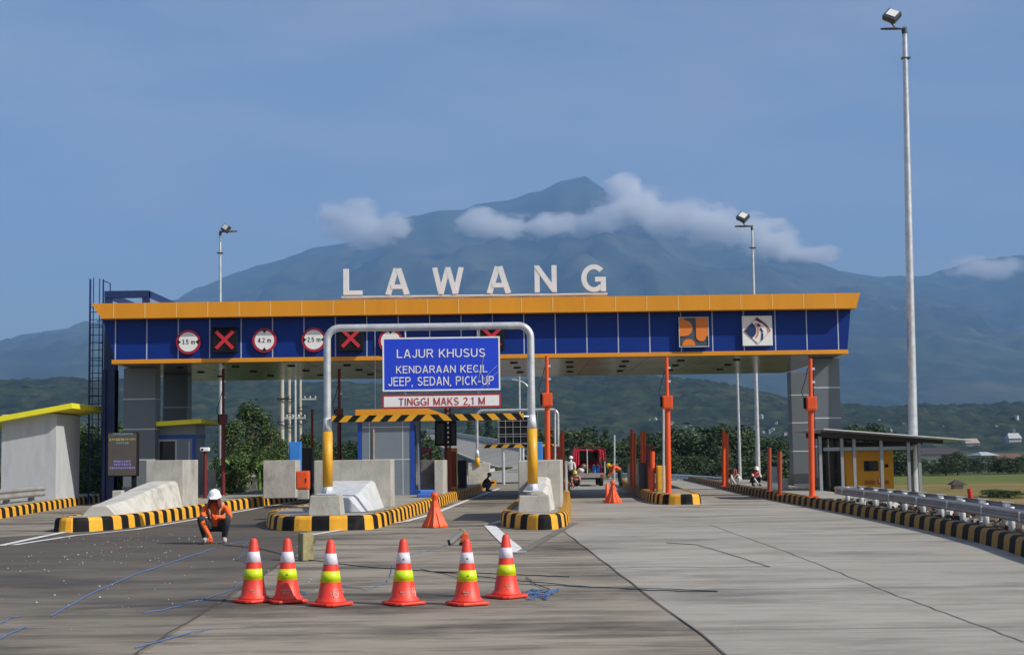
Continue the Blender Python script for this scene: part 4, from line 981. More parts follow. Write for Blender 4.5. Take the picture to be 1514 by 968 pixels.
b = MB(); xa, xb = X(229.5, D - .5), X(309, D - .5); zz = Z(262, 629.5, D - .5)
b.add([(xa, D - .5, zz), (xb - .25, D - .5, zz + .09), (xb, D + 2, zz + .07), (xa + .1, D + 2, zz), (xa, D - .5, zz + .15), (xb - .25, D - .5, zz + .23), (xb, D + 2, zz + .17), (xa + .1, D + 2, zz + .15)], [(3, 2, 1, 0), (4, 5, 6, 7), (0, 1, 5, 4), (1, 2, 6, 5), (2, 3, 7, 6), (3, 0, 4, 7)]); b.build('roof', 'roof_lime', t)

# grey panelled booth under the portal
D = 47.0; t = thing('toll_booth', P(575, 730, D), 'grey panelled toll booth with blue corners and orange roof under the striped bar', 'toll booth')
x0, x1 = X(529, D), X(612, D); zr = Z(575, 614, D)
b = MB(); b.box(x0 + .02, x1 - .02, D, D + 3.2, .285, zr - .01, 0)
for px in (546, 595): b.box(X(px, D) - .012, X(px, D) + .012, D - .006, D + .004, .3, zr - .02, 1)
for py in (631, 679): b.box(x0 + .02, x1 - .02, D - .005, D + .004, Z(575, py, D) - .014, Z(575, py, D) + .014, 1)
b.build('wall', ['booth_grey', 'seam_grey'], t)
for xx, yy in ((x0, D), (x1 - .12, D), (x1 - .12, D + 3.1)):
    b = MB(); b.box(xx - .01, xx + .13, yy - .014, yy + .12, .285, zr - .015); b.build('corner_post', 'booth_blue', t)
b = MB(); b.box(X(551.5, D), X(553.5, D), D - .06, D - .02, .9, Z(552, 634, D)); b.build('grab_bar', 'cloth_tan', t)
b = MB(); b.box(x1 - .003, x1 + .018, D + .35, D + 1.5, .3, zr - .3); b.build('side_window', 'dark_glass', t)
b = MB(); xa, xb = X(525, D - .3), X(632, D - .3); za, zz = Z(580, 613.5, D - .3), Z(580, 604.5, D - .3)
b.prism([(xa, za), (xb + .55, za), (xb, zz), (xa, zz)], (0, D - .3, 0), UX, UZ, (0, 3.9, 0)); b.build('roof', 'fascia_yellow', t, bevel=.01)
# corrugated sheet, tarp, small awning
D = 47.5; b = MB(); x0, x1 = X(621, D), X(642, D); n = 26
vs = []
for i in range(n + 1):
    x = x0 + (x1 - x0) * i / n; vs += [(x, D + .02 * math.cos(i * math.pi), .3), (x, D + .02 * math.cos(i * math.pi), Z(630, 680, D))]
b.add(vs, [(2 * i, 2 * i + 2, 2 * i + 3, 2 * i + 1) for i in range(n)]); o = b.build('corrugated_sheet', 'corrugated'); sm = o.modifiers.new('s', 'SOLIDIFY'); sm.thickness = .006
tag(o, 'rusty corrugated metal sheet standing between booth and narrow concrete panel', 'metal sheet')
D = 44; b = MB(); b.box(X(615, D), X(637, D), D, D + 1.0, .285, .40); b.obox((X(626, D), D + .5, .44), (.25, .35, .06), Matrix.Rotation(.3, 3, 'Z'))
tag(b.build('folded_tarp', 'tarp_blue', bevel=.03), 'folded bright blue tarp lying on the island behind the kerb', 'tarp')
D = 58; t = thing('market_awning', P(630, 690, D), 'tiny faded red awning on thin legs beyond the grey booth', 'awning')
b = MB(); b.add([(X(621, D), D - .3, Z(630, 668, D)), (X(638, D), D - .3, Z(630, 668, D)), (X(637, D), D + .5, Z(630, 662, D)), (X(622, D), D + .5, Z(630, 662, D))], [(0, 1, 2, 3)]); o = b.build('cloth', 'cloth_red', t); o.modifiers.new('s', 'SOLIDIFY').thickness = .03
for px in (623, 636): b = MB(); b.path([(X(px, D), D, .28), (X(px, D), D, Z(630, 664, D))], .03, 6); b.build('leg', 'orange_dull', t)

# generator shelter
D = 46.5; t = thing('generator_shelter', (11.5, 47, 0), 'open sided shelter with thin sloping metal roof on steel posts around the generator', 'shelter')
def rz(x): return Z(1219, 638.5, D) + (x - X(1219, D)) * (Z(1400, 651, D) - Z(1219, 638.5, D)) / (X(1400, D) - X(1219, D))
xa, xb, xc = X(1203, D), X(1385, D), X(1424, D)
b = MB(); vs = [(xa - .35, D + .2, rz(xa - .2)), (xa + .1, D - .9, rz(xa) + .04), (xc, D - .9, rz(xc) + .02), (xc, D + 2.2, rz(xc)), (xa - .3, D + 2.2, rz(xa))]
b.add(vs + [(v[0], v[1], v[2] + .035) for v in vs], [(4, 3, 2, 1, 0), (5, 6, 7, 8, 9)] + [(i, (i + 1) % 5, (i + 1) % 5 + 5, i + 5) for i in range(5)]); b.build('roof_sheet', 'galv_white', t)
for yy in (D - .55, D + 1.8):
    b = MB(); b.add([(xa + .1, yy, rz(xa) - .19), (xb, yy, rz(xb) - .13), (xb, yy, rz(xb) - .012), (xa + .1, yy, rz(xa) - .012), (xa + .1, yy + .08, rz(xa) - .19), (xb, yy + .08, rz(xb) - .13), (xb, yy + .08, rz(xb) - .012), (xa + .1, yy + .08, rz(xa) - .012)], [(0, 1, 2, 3), (7, 6, 5, 4), (0, 4, 5, 1), (1, 5, 6, 2), (2, 6, 7, 3), (3, 7, 4, 0)])
    b.build('roof_beam', 'roof_dark', t)
for px, yy in ((1211, D - .5), (1243, D - .5), (1261, D - .5), (1301, D - .5), (1341, D - .5), (1357, D - .5), (1226, D + 1.7), (1345, D + 1.7)):
    x = X(px, yy); b = MB(); b.box(x - .045, x + .045, yy, yy + .09, 0.0, rz(x) - .15); b.build('post', 'zinc' if yy < D else 'panel_dark', t)
for p0, p1 in ((1207, 1222), (1224, 1240)):
    b = MB(); b.box(X(p0, D + .9), X(p1, D + .9), D + .9, D + .93, 0.0, rz(X(p0, D)) - .2); b.build('shade_panel', 'dark_glass', t)  # dark sheets added to deepen the shade inside the shelter
b = MB(); b.box(X(1240, D + 1.9), X(1345, D + 1.9), D + 1.92, D + 1.95, rz(X(1345, D)) - .42, rz(X(1345, D)) - .1); b.build('rear_shade_panel', 'panel_dark', t)  # added dark strip, standing in for shade under the roof's rear
b = MB(); b.box(X(1211, D), X(1342, D), D - .47, D - .43, rz(X(1240, D)) - .55, rz(X(1240, D)) - .44); b.build('tie_rail', 'zinc', t)
D = 47; t = thing('generator', P(1285, 733, D), 'yellow generator enclosure with vents and dark control window inside the shelter', 'generator')
x0, x1 = X(1247, D), X(1318, D); z0, z1 = -.04, Z(1285, 666, D)
b = MB(); b.box(x0, x1, D, D + 1.2, z0, z1); b.build('enclosure', 'generator_yellow', t, bevel=.02)
def face(p0, p1, q0, q1, nm, m, par, d=.02): b = MB(); b.box(X(p0, D), X(p1, D), D - d, D + .002, Z(1285, q1, D), Z(1285, q0, D)); return b.build(nm, m, par)
for a, c in ((1248.5, 1257), (1264, 1299), (1303, 1316)): face(a, c, 669, 729, 'door', 'generator_yellow', t, .012)
face(1274, 1295.5, 681, 696, 'control_window', 'dark_glass', t, .022); face(1305, 1310, 686, 691, 'switch_box', 'black', t, .024)
for q in (710, 721):
    for a, c in ((1274, 1290), (1293, 1297), (1304, 1310)):
        b = MB()
        for k in range(5): b.box(X(a, D), X(c, D), D - .02, D - .004, Z(1285, q + 1.2 * k + .7, D), Z(1285, q + 1.2 * k, D))
        b.build('vent', 'orange_dull', t)
b = MB(); b.path([(X(1296, D), D - .03, Z(1285, 707, D)), (X(1296, D), D - .03, Z(1285, 713, D))], .02, 6); b.build('handle', 'galv_white', t)

# ================================================================== GUARDRAILS
def wbeam(pts, z0, z1, m, name, parent):
    prof = [(0, 0), (.012, .05), (.05, .17), (.05, .31), (.0, .44), (.0, .56), (.05, .69), (.05, .83), (.012, .95), (0, 1)]
    b = MB(); vs = []; h = z1 - z0
    for i, p in enumerate(pts):
        a = Vector((*pts[max(0, i - 1)][:2], 0)); c = Vector((*pts[min(len(pts) - 1, i + 1)][:2], 0)); tt = (c - a).normalized(); q = Vector((-tt.y, tt.x, 0))
        vs += [Vector((p[0], p[1], z0 + h * f)) + q * o_ for o_, f in prof]
    n = len(prof); b.add(vs, [(i * n + k, i * n + k + 1, (i + 1) * n + k + 1, (i + 1) * n + k) for i in range(len(pts) - 1) for k in range(n - 1)], 0, False)
    o = b.build(name, m, parent); s = o.modifiers.new('s', 'SOLIDIFY'); s.thickness = .006; return o
t = thing('guardrail', (7.9, 30, .1), 'steel double wave guardrail on short posts along the right roadside kerb', 'guardrail')
t['label'] = 'long steel wave guardrail on short pale posts above the shaded striped kerb'
gr = [(krx(y) + .42, y) for y in (15, 17.5, 20, 22.5, 25, 27.5, 30, 32.5, 35, 37.5, 38.6)]
wbeam(gr, .37, .57, 'rail_steel', 'rail', t)
wbeam([(x + .52, y) for x, y in reversed(gr)], .37, .57, 'rail_steel', 'rear_rail', t)
b = MB()
for x, y in gr[1:-1]: b.box(x - .085, x - .07, y - .02, y + .02,   .40, .54)
b.build('splice_plate', 'galv_white', t)
for px in (1245.5, 1265, 1285, 1306, 1328.5, 1354.6, 1382, 1414, 1449, 1488.5, 1532, 1590):
    y = 8.0 * F / (px - 757); y = (krx(y) + .49) * F / (px - 757); x = krx(y) + .49
    b = MB(); b.lathe([(.055, .05), (.055, .575)], (x, y, 0), 12); p_ = b.build('post', 'galv_white', t)
    b = MB(); b.box(x + .31, x + .41, y - .06, y + .06, .05, .585); b.build('post', 'galvanised', t); b = MB(); b.obox((x + .36, y, .59), (.10, .07, .008), Matrix.Rotation(.12, 3, 'Y')); b.build('post_cap', 'galvanised', t)
b = MB(); e0 = gr[-1]; b.prism([(-.02, -.10), (.54, -.10), (.54, .10), (-.02, .10)], (e0[0], e0[1] + .02, .47), UX, UZ, (0, .02, 0)); b.build('end_terminal', 'rail_steel', t)
t = thing('guardrail', (-15, 46, .26), 'short grey guardrail end with wooden backing in front of the utility building', 'guardrail')
gl = [(-14.95, 47.6), (-15.0, 46), (-14.75, 43), (-14.5, 39)]
wbeam(gl, Z(80, 733.5, 47), Z(80, 718.5, 47), 'rail_steel', 'rail', t)
for y in (47.0, 44.4, 41.6): b = MB(); x = lerp_tab([(q, p) for p, q in reversed(gl)], y) - .16; b.box(x - .12, x + .03, y - .09, y + .09, .25, Z(80, 720, 47)); b.build('post', 'corrugated', t)
t = thing('guardrail', (10, 85, 0), 'distant pale steel guardrail curving behind the orange posts and trees', 'guardrail')
D = 86; gf = [(X(1068, 70), 70), (X(1010, 80), 80), (X(960, 86), 86), (X(900, 92), 92)]; gf = list(reversed(gf))
b = MB()
wbeam(list(reversed(gf)), Z(1030, 711, 75) , Z(1030, 703, 75), 'galv_white', 'rail', t)
for i in range(3):
    for k in range(5):
        f = k / 5; x = gf[i][0] + (gf[i + 1][0] - gf[i][0]) * f; y = gf[i][1] + (gf[i + 1][1] - gf[i][1]) * f; b = MB(); b.box(x - .08, x + .08, y, y + .12, -.05, Z(1030, 704, 75)); b.build('post', 'galv_white', t)

# ================================================================== LAMP POSTS AND UTILITY POLES
def lamp(px, yb, pxt, yt, D, r0, r1, label, head=True, zb_=0.0):
    x = X(px, D, yb); xt = X(pxt, D, yt); zt_ = Z(pxt, yt, D); t = thing('lamp_post', (x, D, zb_), label, 'lamp post', 'steel lamp posts around the plaza')
    n = 6; b = MB(); pts = [Vector((x, D, zb_)).lerp(Vector((xt, D, zt_)), i / n) for i in range(n + 1)]; b.path(pts, [r0 + (r1 - r0) * i / n for i in range(n + 1)], 12); b.build('shaft', 'galvanised', t)
    b = MB(); b.box(x - r0 * 2, x + r0 * 2, D - r0 * 2, D + r0 * 2, zb_, zb_ + .03)
    for a in range(4):
        u = Vector((math.cos(a * math.pi / 2), math.sin(a * math.pi / 2), 0)); v = Vector((-u.y, u.x, 0)) * .008; b.prism([(r0 * .9, .03), (r0 * 1.9, .03), (r0 * .9, .3)], Vector((x, D, zb_)) - v, u, UZ, v * 2)
    b.build('base_flange', 'galv_white', t)
    if not head: return t
    c = Vector((xt, D, zt_)); s = -1 if head < 0 else 1
    b = MB(); ring = [c + Vector((s * (.16 + .40 * (1 - math.cos(a)) / 1), .26 * math.sin(a), .08 + .06 * math.sin(a))) for a in [2 * math.pi * i / 18 for i in range(19)]]
    b.path([p + Vector((-s * .18, 0, 0)) for p in ring], .03, 6); b.path([c + Vector((0, 0, -.1)), c + Vector((s * .02, 0, .12))], r1 * 1.2, 10); b.build('ring_bracket', 'panel_dark', t)
    f = c + Vector((s * .42, -.05, .50)) if head < 0 else c + Vector((.28, -.05, .22))
    k = 1.0 if head < 0 else .8
    Mx = Matrix.Rotation(R(-35), 3, 'Z') @ Matrix.Rotation(R(28), 3, 'Y') @ Matrix.Rotation(R(-38 if head < 0 else -20), 3, 'X')
    b = MB(); b.obox(f, (.24 * k, .10, .22 * k), Mx); fb = b.build('floodlight', 'panel_dark', t, bevel=.02)
    b = MB(); b.obox(f + Mx @ Vector((0, -.106, .04)), (.17 * k, .01, .14 * k), Mx); b.build('lens', 'floodglass', fb)
    b = MB()
    for q in range(5): b.obox(f + Mx @ Vector((-.16 * k + .08 * k * q, .13, 0)), (.012, .05, .18 * k), Mx)
    b.build('cooling_fins', 'galvanised', fb)
    b = MB(); b.path([c + Vector((s * .30, 0, .1)), f + Vector((s * .12, .02, -.12)), f + Mx @ Vector((-.27 * k, 0, 0))], .025, 6); b.build('yoke', 'panel_dark', fb)
    b = MB(); z = zt_ - .95; b.box(xt - .14, xt + .14, D - .09, D + .09, z, z + .05); b.build('collar', 'panel_dark', t)
    return t
mat('floodglass', (.85, .85, .82), .15, var=.02)
lamp(1352, 734, 1337.5, 46, 48.6, .16, .078, 'very tall steel lamp post with a tilted floodlight beside the roadside guardrail', -1, -.05)
lamp(326.5, 726, 325.5, 345, 69, .085, .05, 'steel lamp post with floodlight seen above the roof behind round signs', 1)
lamp(1121.5, 715, 1112, 337, 68, .11, .05, 'steel lamp post with floodlight above the roof behind the road emblem', -1)
lamp(1094.5, 712, 1090, 545, 72, .075, .05, 'plain headless steel pole standing close behind the pavement near pink figure', 0)
tl = lamp(781, 700, 781, 575, 95, .09, .06, 'slim curved street lamp seen between the portal posts over the ramp', 0)
b = MB(); c0 = P(781, 575, 95); b.path([c0 + Vector((-1.05 * (1 - math.cos(a)), 0, .62 * math.sin(a))) for a in [math.pi / 2 * i / 6 for i in range(7)]], .045, 6); b.build('curved_arm', 'galvanised', tl)
b = MB(); b.obox(c0 + Vector((-1.25, 0, .60)), (.24, .09, .04)); b.build('lamp_head', 'panel_grey', tl, bevel=.02)
lamp(769, 700, 768, 545, 93, .07, .05, 'plain thin steel pole beside the slim curved street lamp', 0)
lamp(437, 712, 436.5, 520, 88, .07, .06, 'light blue grey steel pole among the concrete utility poles', 0)
for px, yt, D, r_, lb in ((417, 500, 92, .13, 'pale concrete utility pole, thickest one beside the leafy tree'), (427.5, 505, 96, .11, 'pale concrete utility pole with clustered cables in the middle of its group'), (444, 530, 99, .10, 'pale concrete utility pole with a long crossarm pointing away from the tree')):
    x = X(px, D); zt_ = Z(px, yt, D); t = thing('utility_pole', (x, D, -.3), lb, 'utility pole', 'concrete utility poles behind the canopy')
    b = MB(); b.path([(x, D, -.4), (x, D, zt_)], [r_ * 1.2, r_ * .85], 10); b.build('shaft', 'wood_pole', t)
    for z in (Z(px, 590 if px > 440 else 618, D),):
        b = MB(); b.box(x - .1, x + 1.05, D - .06, D + .06, z - .05, z + .05); ca = b.build('crossarm', 'galvanised', t)
        for q in (.3, .65, 1.0):
            b = MB(); b.lathe([(.05, 0), (.07, .06), (.03, .16)], (x + q, D, z + .05), 8); b.build('insulator', 'wood_pole', ca)
    b = MB(); random.seed(int(px))
    for k in range(5):
        z = Z(px, random.uniform(585, 630), D); b.path([(x - .3, D - .2, z + random.uniform(-.2, .2)), (x + .1, D - .25, z - .15), (x + .5, D - .2, z + random.uniform(-.3, .2))], .03, 5)
    b.build('cable_bundle', 'cable_black', t)
# ================================================================== TREES AND PLANTS
def tree_proto(name, label, h, cw, trunk_h, nclump, nleaf, ls, leaf, seed, shape='round', group=None):
    rnd = random.Random(seed); t = thing(name, (0, 0, 0), label, 'tree', group)
    b = MB(); lean = Vector((rnd.uniform(-.06, .06), rnd.uniform(-.06, .06), 1)); top = lean * (h * .78)
    b.path([lean * (h * .78 * i / 5) + Vector((rnd.uniform(-.02, .02) * h * (i > 0), rnd.uniform(-.02, .02) * h * (i > 0), 0)) for i in range(6)], [h * .028 * (1 - .8 * i / 5) for i in range(6)], 7)
    cl = []
    for k in range(nclump):
        a = rnd.uniform(0, 2 * math.pi); u = rnd.random() ** .8; zf = trunk_h + (1 - trunk_h) * u
        prof = {'round': math.sin(math.pi * min(1, .18 + .80 * u)) , 'cone': 1.0 - .88 * u, 'spread': .45 + .55 * math.sin(math.pi * (.25 + .6 * u))}[shape]
        rr = cw / 2 * prof * (rnd.uniform(.45, 1.0)); cl.append((Vector((math.cos(a) * rr, math.sin(a) * rr, h * zf * .96)) + lean * 0, cw * rnd.uniform(.10, .20)))
    for c, r_ in cl[::4]:
        s0 = lean * (c.z * rnd.uniform(.45, .7)); b.path([s0, s0.lerp(c, .5) + Vector((0, 0, .03 * h)), c], [h * .011, h * .007, h * .003], 5)
    b.build('trunk', 'bark', t)
    b = MB()
    for c, r_ in cl:
        for _ in range(nleaf):
            d = Vector((rnd.gauss(0, 1), rnd.gauss(0, 1), rnd.gauss(0, .7))); d = d.normalized() * r_ * rnd.random() ** .45
            n_ = (d.normalized() + Vector((rnd.gauss(0, .6), rnd.gauss(0, .6), .5 + rnd.gauss(0, .5)))).normalized(); u = n_.orthogonal().normalized(); a = rnd.uniform(0, 6.28); v = n_.cross(u); u, v = u * math.cos(a) + v * math.sin(a), v * math.cos(a) - u * math.sin(a)
            s = ls * rnd.uniform(.6, 1.3); p = c + d
            b.add([p - u * s, p - v * s * .45 + n_ * s * .1, p + u * s, p + v * s * .45 + n_ * s * .1], [(0, 1, 2, 3)])
    b.build('crown', leaf, t); return t
def banana_proto(label, seed, h=2.6, group=None):
    rnd = random.Random(seed); t = thing('banana_plant', (0, 0, 0), label, 'plant', group); b = MB(); b.path([(0, 0, 0), (.02, 0, h * .35), (0, .03, h * .6)], [.12, .09, .05], 8); b.build('stem', 'leaf_banana', t); b = MB()
    for k in range(9):
        a = k * 2.4 + rnd.uniform(-.3, .3); dr = Vector((math.cos(a), math.sin(a), 0)); sd_ = Vector((-dr.y, dr.x, 0)); L_ = h * rnd.uniform(.45, .7); el = rnd.uniform(.5, 1.3); n = 7; vs = []
        for i in range(n + 1):
            f = i / n; p = Vector((0, 0, h * .55)) + dr * L_ * f * math.cos(el) + Vector((0, 0, L_ * f * math.sin(el) - L_ * .55 * f * f)); w_ = .19 * math.sin(math.pi * min(1, .08 + f * .92)) + .01
            vs += [p - sd_ * w_ + Vector((0, 0, .05)), p, p + sd_ * w_ + Vector((0, 0, .05))]
        b.add(vs, [q for i in range(n) for q in ((3 * i, 3 * i + 1, 3 * i + 4, 3 * i + 3), (3 * i + 1, 3 * i + 2, 3 * i + 5, 3 * i + 4))])
    b.build('leaves', 'leaf_banana', t); return t
gt = 'trees beyond the toll plaza'
LB = dict(broad='dark leafy tree in the thick belt of trees beyond the toll lanes', bush='low bushy tree in the belt of trees beyond the toll lanes', cone='narrow pointed tree rising out of the tree belt beyond the lanes',
          near='tall dark leafy tree beside the concrete utility poles', shrub='leafy green shrub between the grey utility building and the navy post', field='dark tree in the row along the far edge of the rice field')
PR = {}
PR['broad'] = tree_proto('broadleaf_tree', LB['broad'], 7, 6.2, .18, 70, 34, .22, 'leaf_far', 1, 'round', gt)
PR['bush'] = tree_proto('bushy_tree', LB['bush'], 5, 5.6, .06, 60, 34, .21, 'leaf_far', 2, 'spread', gt)
PR['cone'] = tree_proto('pointed_tree', LB['cone'], 9, 3.6, .10, 60, 32, .22, 'leaf_far', 3, 'cone', gt)
PR['near'] = tree_proto('broadleaf_tree', LB['near'], 5.2, 3.4, .12, 85, 44, .12, 'leaf_dark', 4, 'round', 'trees beside the utility poles')
PR['shrub'] = tree_proto('garden_shrub', LB['shrub'], 2.6, 2.2, .02, 60, 46, .085, 'leaf_mid', 5, 'spread', 'shrubs beside the utility building')
used = set(); hdim = dict(broad=7, bush=5, cone=9, near=5.2, shrub=2.6)
def plant(kind, px, yt, D, zg=None, sx=1.0, label=None, group=None):
    x = X(px, D); zg = gz(x, D) if zg is None else zg; s = max(.2, (Z(px, yt, D) - zg) / hdim[kind]); p = PR[kind]
    if kind not in used: used.add(kind); p.location = (x, D, zg); p.scale = (s * sx, s * sx, s); p.rotation_euler.z = 1.0; o = p
    else: o = copy_tree(p, (x, D, zg), random.uniform(0, 6.28), (s * sx, s * sx, s))
    if label: o['label'] = label
    if group: o['group'] = group
    return o
random.seed(21)
# belt behind the lanes (tops follow the photograph's tree line)
TOP = [(560, 650), (610, 640), (650, 650), (700, 640), (760, 655), (820, 640), (860, 645), (900, 650), (930, 642), (980, 640), (1020, 650), (1055, 630), (1090, 634), (1120, 645), (1165, 650), (1200, 655)]
px = 570
while px < 1190:
    D = random.uniform(128, 175)
    if 630 < px < 810: D = random.uniform(380, 450)
    k = random.choice(('broad', 'broad', 'bush')); y = lerp_tab(TOP, px) + random.uniform(-7, 10)
    plant(k, px, y, D, sx=random.uniform(1.0, 1.5) if k == 'broad' else random.uniform(1.2, 1.8)); px += random.uniform(9, 16)
for px in range(835, 1165, 17): plant('bush', px + random.uniform(-5, 5), random.uniform(668, 684), random.uniform(100, 120), sx=1.7)
for px, y, D in ((694, 622, 400), (708, 628, 420), (722, 618, 410), (735, 630, 430), (670, 630, 400), (868, 628, 190), (1044, 634, 170), (895, 634, 180)): plant('cone', px, y, D, sx=random.uniform(.8, 1.2))
for px in range(470, 640, 16): plant('bush' if px % 3 else 'broad', px + random.uniform(-5, 5), random.uniform(648, 672), random.uniform(95, 130), sx=1.5)
# row beyond the rice field
for px in list(range(1235, 1530, 15)):
    k = random.choice(('broad', 'bush', 'bush')); y = random.uniform(674, 686) if px > 1360 else random.uniform(662, 682); D = random.uniform(176, 205)
    plant(k, px + random.uniform(-4, 4), y, D, -1.6, random.uniform(1.4, 2.1), LB['field'], 'trees along the rice field')
for px, y, D in ((1262, 630, 175), (1290, 628, 178), (1318, 640, 182), (1395, 672, 170), (1412, 668, 172)): plant('broad', px, y, D, -1.6, 1.3, LB['field'], 'trees along the rice field')
# beside the poles
for px, y, D, sx in ((372, 597, 80, 1.15), (345, 622, 76, 1.0), (398, 628, 78, 1.05), (455, 640, 84, 1.0), (480, 655, 88, 1.1), (415, 650, 74, .9)):
    o = plant('near', px, y, D, -.06, sx, group='trees beside the utility poles')
for px, y, D in ((340, 676, 66), (362, 668, 68), (395, 664, 67), (416, 676, 66), (350, 690, 63), (408, 690, 62)): plant('shrub', px, y, D, -.06, 1.2, 'green shrub under the dark leafy tree behind the concrete panel', 'shrubs under the dark tree')
for px, y, D in ((128, 640, 62), (150, 630, 63), (172, 650, 62), (120, 668, 58), (146, 676, 57), (168, 682, 57), (190, 690, 58), (205, 668, 64), (215, 690, 60), (2, 700, 62)): plant('shrub', px, y, D, -.06, 1.25)
bp0 = banana_proto('young banana plant with broad arching leaves near the white kiosk', 8, group='banana plants near the kiosk')
sp = [(352, 66), (384, 65), (340, 63), (398, 70)]
for i, (px, D) in enumerate(sp):
    o = bp0 if i == 0 else copy_tree(bp0, (0, 0, 0), random.uniform(0, 6)); o.location = (X(px, D), D, -.06); o.scale = (.75,) * 3
# foliage on the island of grass before the ramp
for px, D in ((735, 150), (742, 158), (750, 165)): plant('shrub', px, 690, D, -.9, 1.5, 'low shrub at the inside bend of the ramp', 'shrubs at the ramp bend')

# ================================================================== HOUSES, HUT
def house(x, y, z, wd, dp, h, rot, wallm, roofm, label, group='houses at the foot of the hills', pitch=.35, nm='house'):
    t = thing(nm, (x, y, z), label, 'house', group); b = MB(); b.box(x - wd / 2, x + wd / 2, y - dp / 2, y + dp / 2, z - 5, z + h); b.build('wall', wallm, t)
    b = MB(); o_ = wd * .06; b.prism([(-wd / 2 - o_, 0), (wd / 2 + o_, 0), (0, wd * pitch)], (x, y - dp / 2 - .4, z + h), UX, UZ, (0, dp + .8, 0)); b.build('roof', roofm, t)
    for k in (-.28, .28):
        b = MB(); b.box(x + wd * k - wd * .07, x + wd * k + wd * .07, y - dp / 2 - .03, y - dp / 2 + .02, z + h * .4, z + h * .75); b.build('window', 'dark_glass', t); t.rotation_euler.z = rot; return t
random.seed(5)
def hill_D(px, py):
    D = 1080
    while D < 2000:
        x = X(px, D)
        if Z(px, py, D) <= hill(x, D): return D
        D += 12
    return D
tg_ = [(random.gauss(1022, 22), random.uniform(629, 652)) for _ in range(13)] + [(random.gauss(1125, 22), random.uniform(626, 660)) for _ in range(16)] + [(random.gauss(972, 14), random.uniform(622, 655)) for _ in range(6)] + [(random.uniform(900, 1160), random.uniform(618, 640)) for _ in range(6)] + [(random.uniform(1250, 1514), random.uniform(618, 652)) for _ in range(12)] + [(random.uniform(560, 660), random.uniform(628, 650)) for _ in range(5)] + [(random.uniform(240, 320), 650) for _ in range(3)]
for px, py in tg_:
    D = hill_D(px, py); x = X(px, D); w_ = random.uniform(1.6, 3.2)
    house(x, D - 6, hill(x, D) - 1.9, w_, w_, w_ * .42, random.uniform(-.6, .6), random.choice(('house_white', 'house_white', 'house_white', 'wall_grey')), random.choice(('house_white', 'house_roof', 'wall_grey')), 'tiny pale house among trees at the foot of the forested hill')
def far_shed(p0, p1, ye, yr, yb, D, label, wm, rm):
    x0, x1 = X(p0, D), X(p1, D); z0 = Z(p0, ye, D); zr = Z(p0, yr, D); t = thing('shed', ((x0 + x1) / 2, D, -1.6), label, 'building'); b = MB(); b.box(x0, x1, D, D + 9, -2 if D < 900 else Z(p0, yb, D) - 9, z0); b.build('wall', wm, t)
    b = MB(); b.add([(x0 - .5, D - .8, z0), (x1 + .5, D - .8, z0), (x1 + .5, D + 9.8, z0), (x0 - .5, D + 9.8, z0), (x0 + .6, D + 4.5, zr), (x1 - .6, D + 4.5, zr)], [(0, 1, 5, 4), (1, 2, 5), (2, 3, 4, 5), (3, 0, 4), (3, 2, 1, 0)]); b.build('roof', rm, t)
far_shed(1322, 1422, 672, 662.5, 684, 320, 'long white shed with a low dark roof behind the field trees', 'house_white', 'roof_dark')
far_shed(1450, 1470, 673, 668, 684, 330, 'short white walled house right of the long dark roofed shed', 'house_white', 'wall_grey')
far_shed(1474, 1514, 678, 671, 690, 340, 'reddish brown roofed house among the field trees', 'house_roof', 'house_roof')
far_shed(1426, 1446, 655, 648, 662, hill_D(1436, 659), 'tan roofed building on the lower hill slope', 'cloth_tan', 'cloth_tan')
far_shed(1490, 1508, 648, 640, 655, hill_D(1499, 653), 'bright white warehouse on the lower hill slope', 'house_white', 'house_white')
D = 113; t = thing('field_hut', P(1413, 721, D), 'small dark thatched hut standing in the golden rice field', 'hut'); x0, x1 = X(1404, D), X(1422, D); zb_ = -1.55
b = MB(); b.box(x0 + .1, x1 - .1, D, D + .8, zb_, Z(1413, 714, D)); b.build('wall', 'cloth_tan', t)
b = MB(); zz = Z(1413, 716.5, D); b.add([(x0 - .15, D - .25, zz), (x1 + .2, D - .25, zz), (x1 + .2, D + 1.1, zz), (x0 - .15, D + 1.1, zz), (x0 + .3, D + .4, Z(1413, 709, D)), (x1 - .4, D + .4, Z(1413, 709.5, D))], [(0, 1, 5, 4), (1, 2, 5), (2, 3, 4, 5), (3, 0, 4), (3, 2, 1, 0)]); b.build('roof', 'thatch', t)
for px, D, s in ((1478, 92, .5), (1458, 93, .42), (1495, 91, .42), (1468, 94, .4)): 
    o = plant('shrub', px, 735, D, -1.6, 3.0, 'low dark clump of bushes in the golden field', 'field bushes')
D = 30; t = thing('marker_post', (X(1433, D), D, .1), 'white delineator post with a red top behind the guardrail', 'marker post'); x = X(1433, D); xt = X(1428, D)
b = MB(); zt_ = Z(1428, 722, D); b.path([(x, D, .05), (x + (xt - x) * .6, D, .05 + (zt_ - .05) * .6)], .045, 8); b.build('shaft', 'white_paint', t)
b = MB(); b.path([(x + (xt - x) * .6, D, .05 + (zt_ - .05) * .6), (xt, D, zt_)], .047, 8); b.build('top', 'red_paint', t)

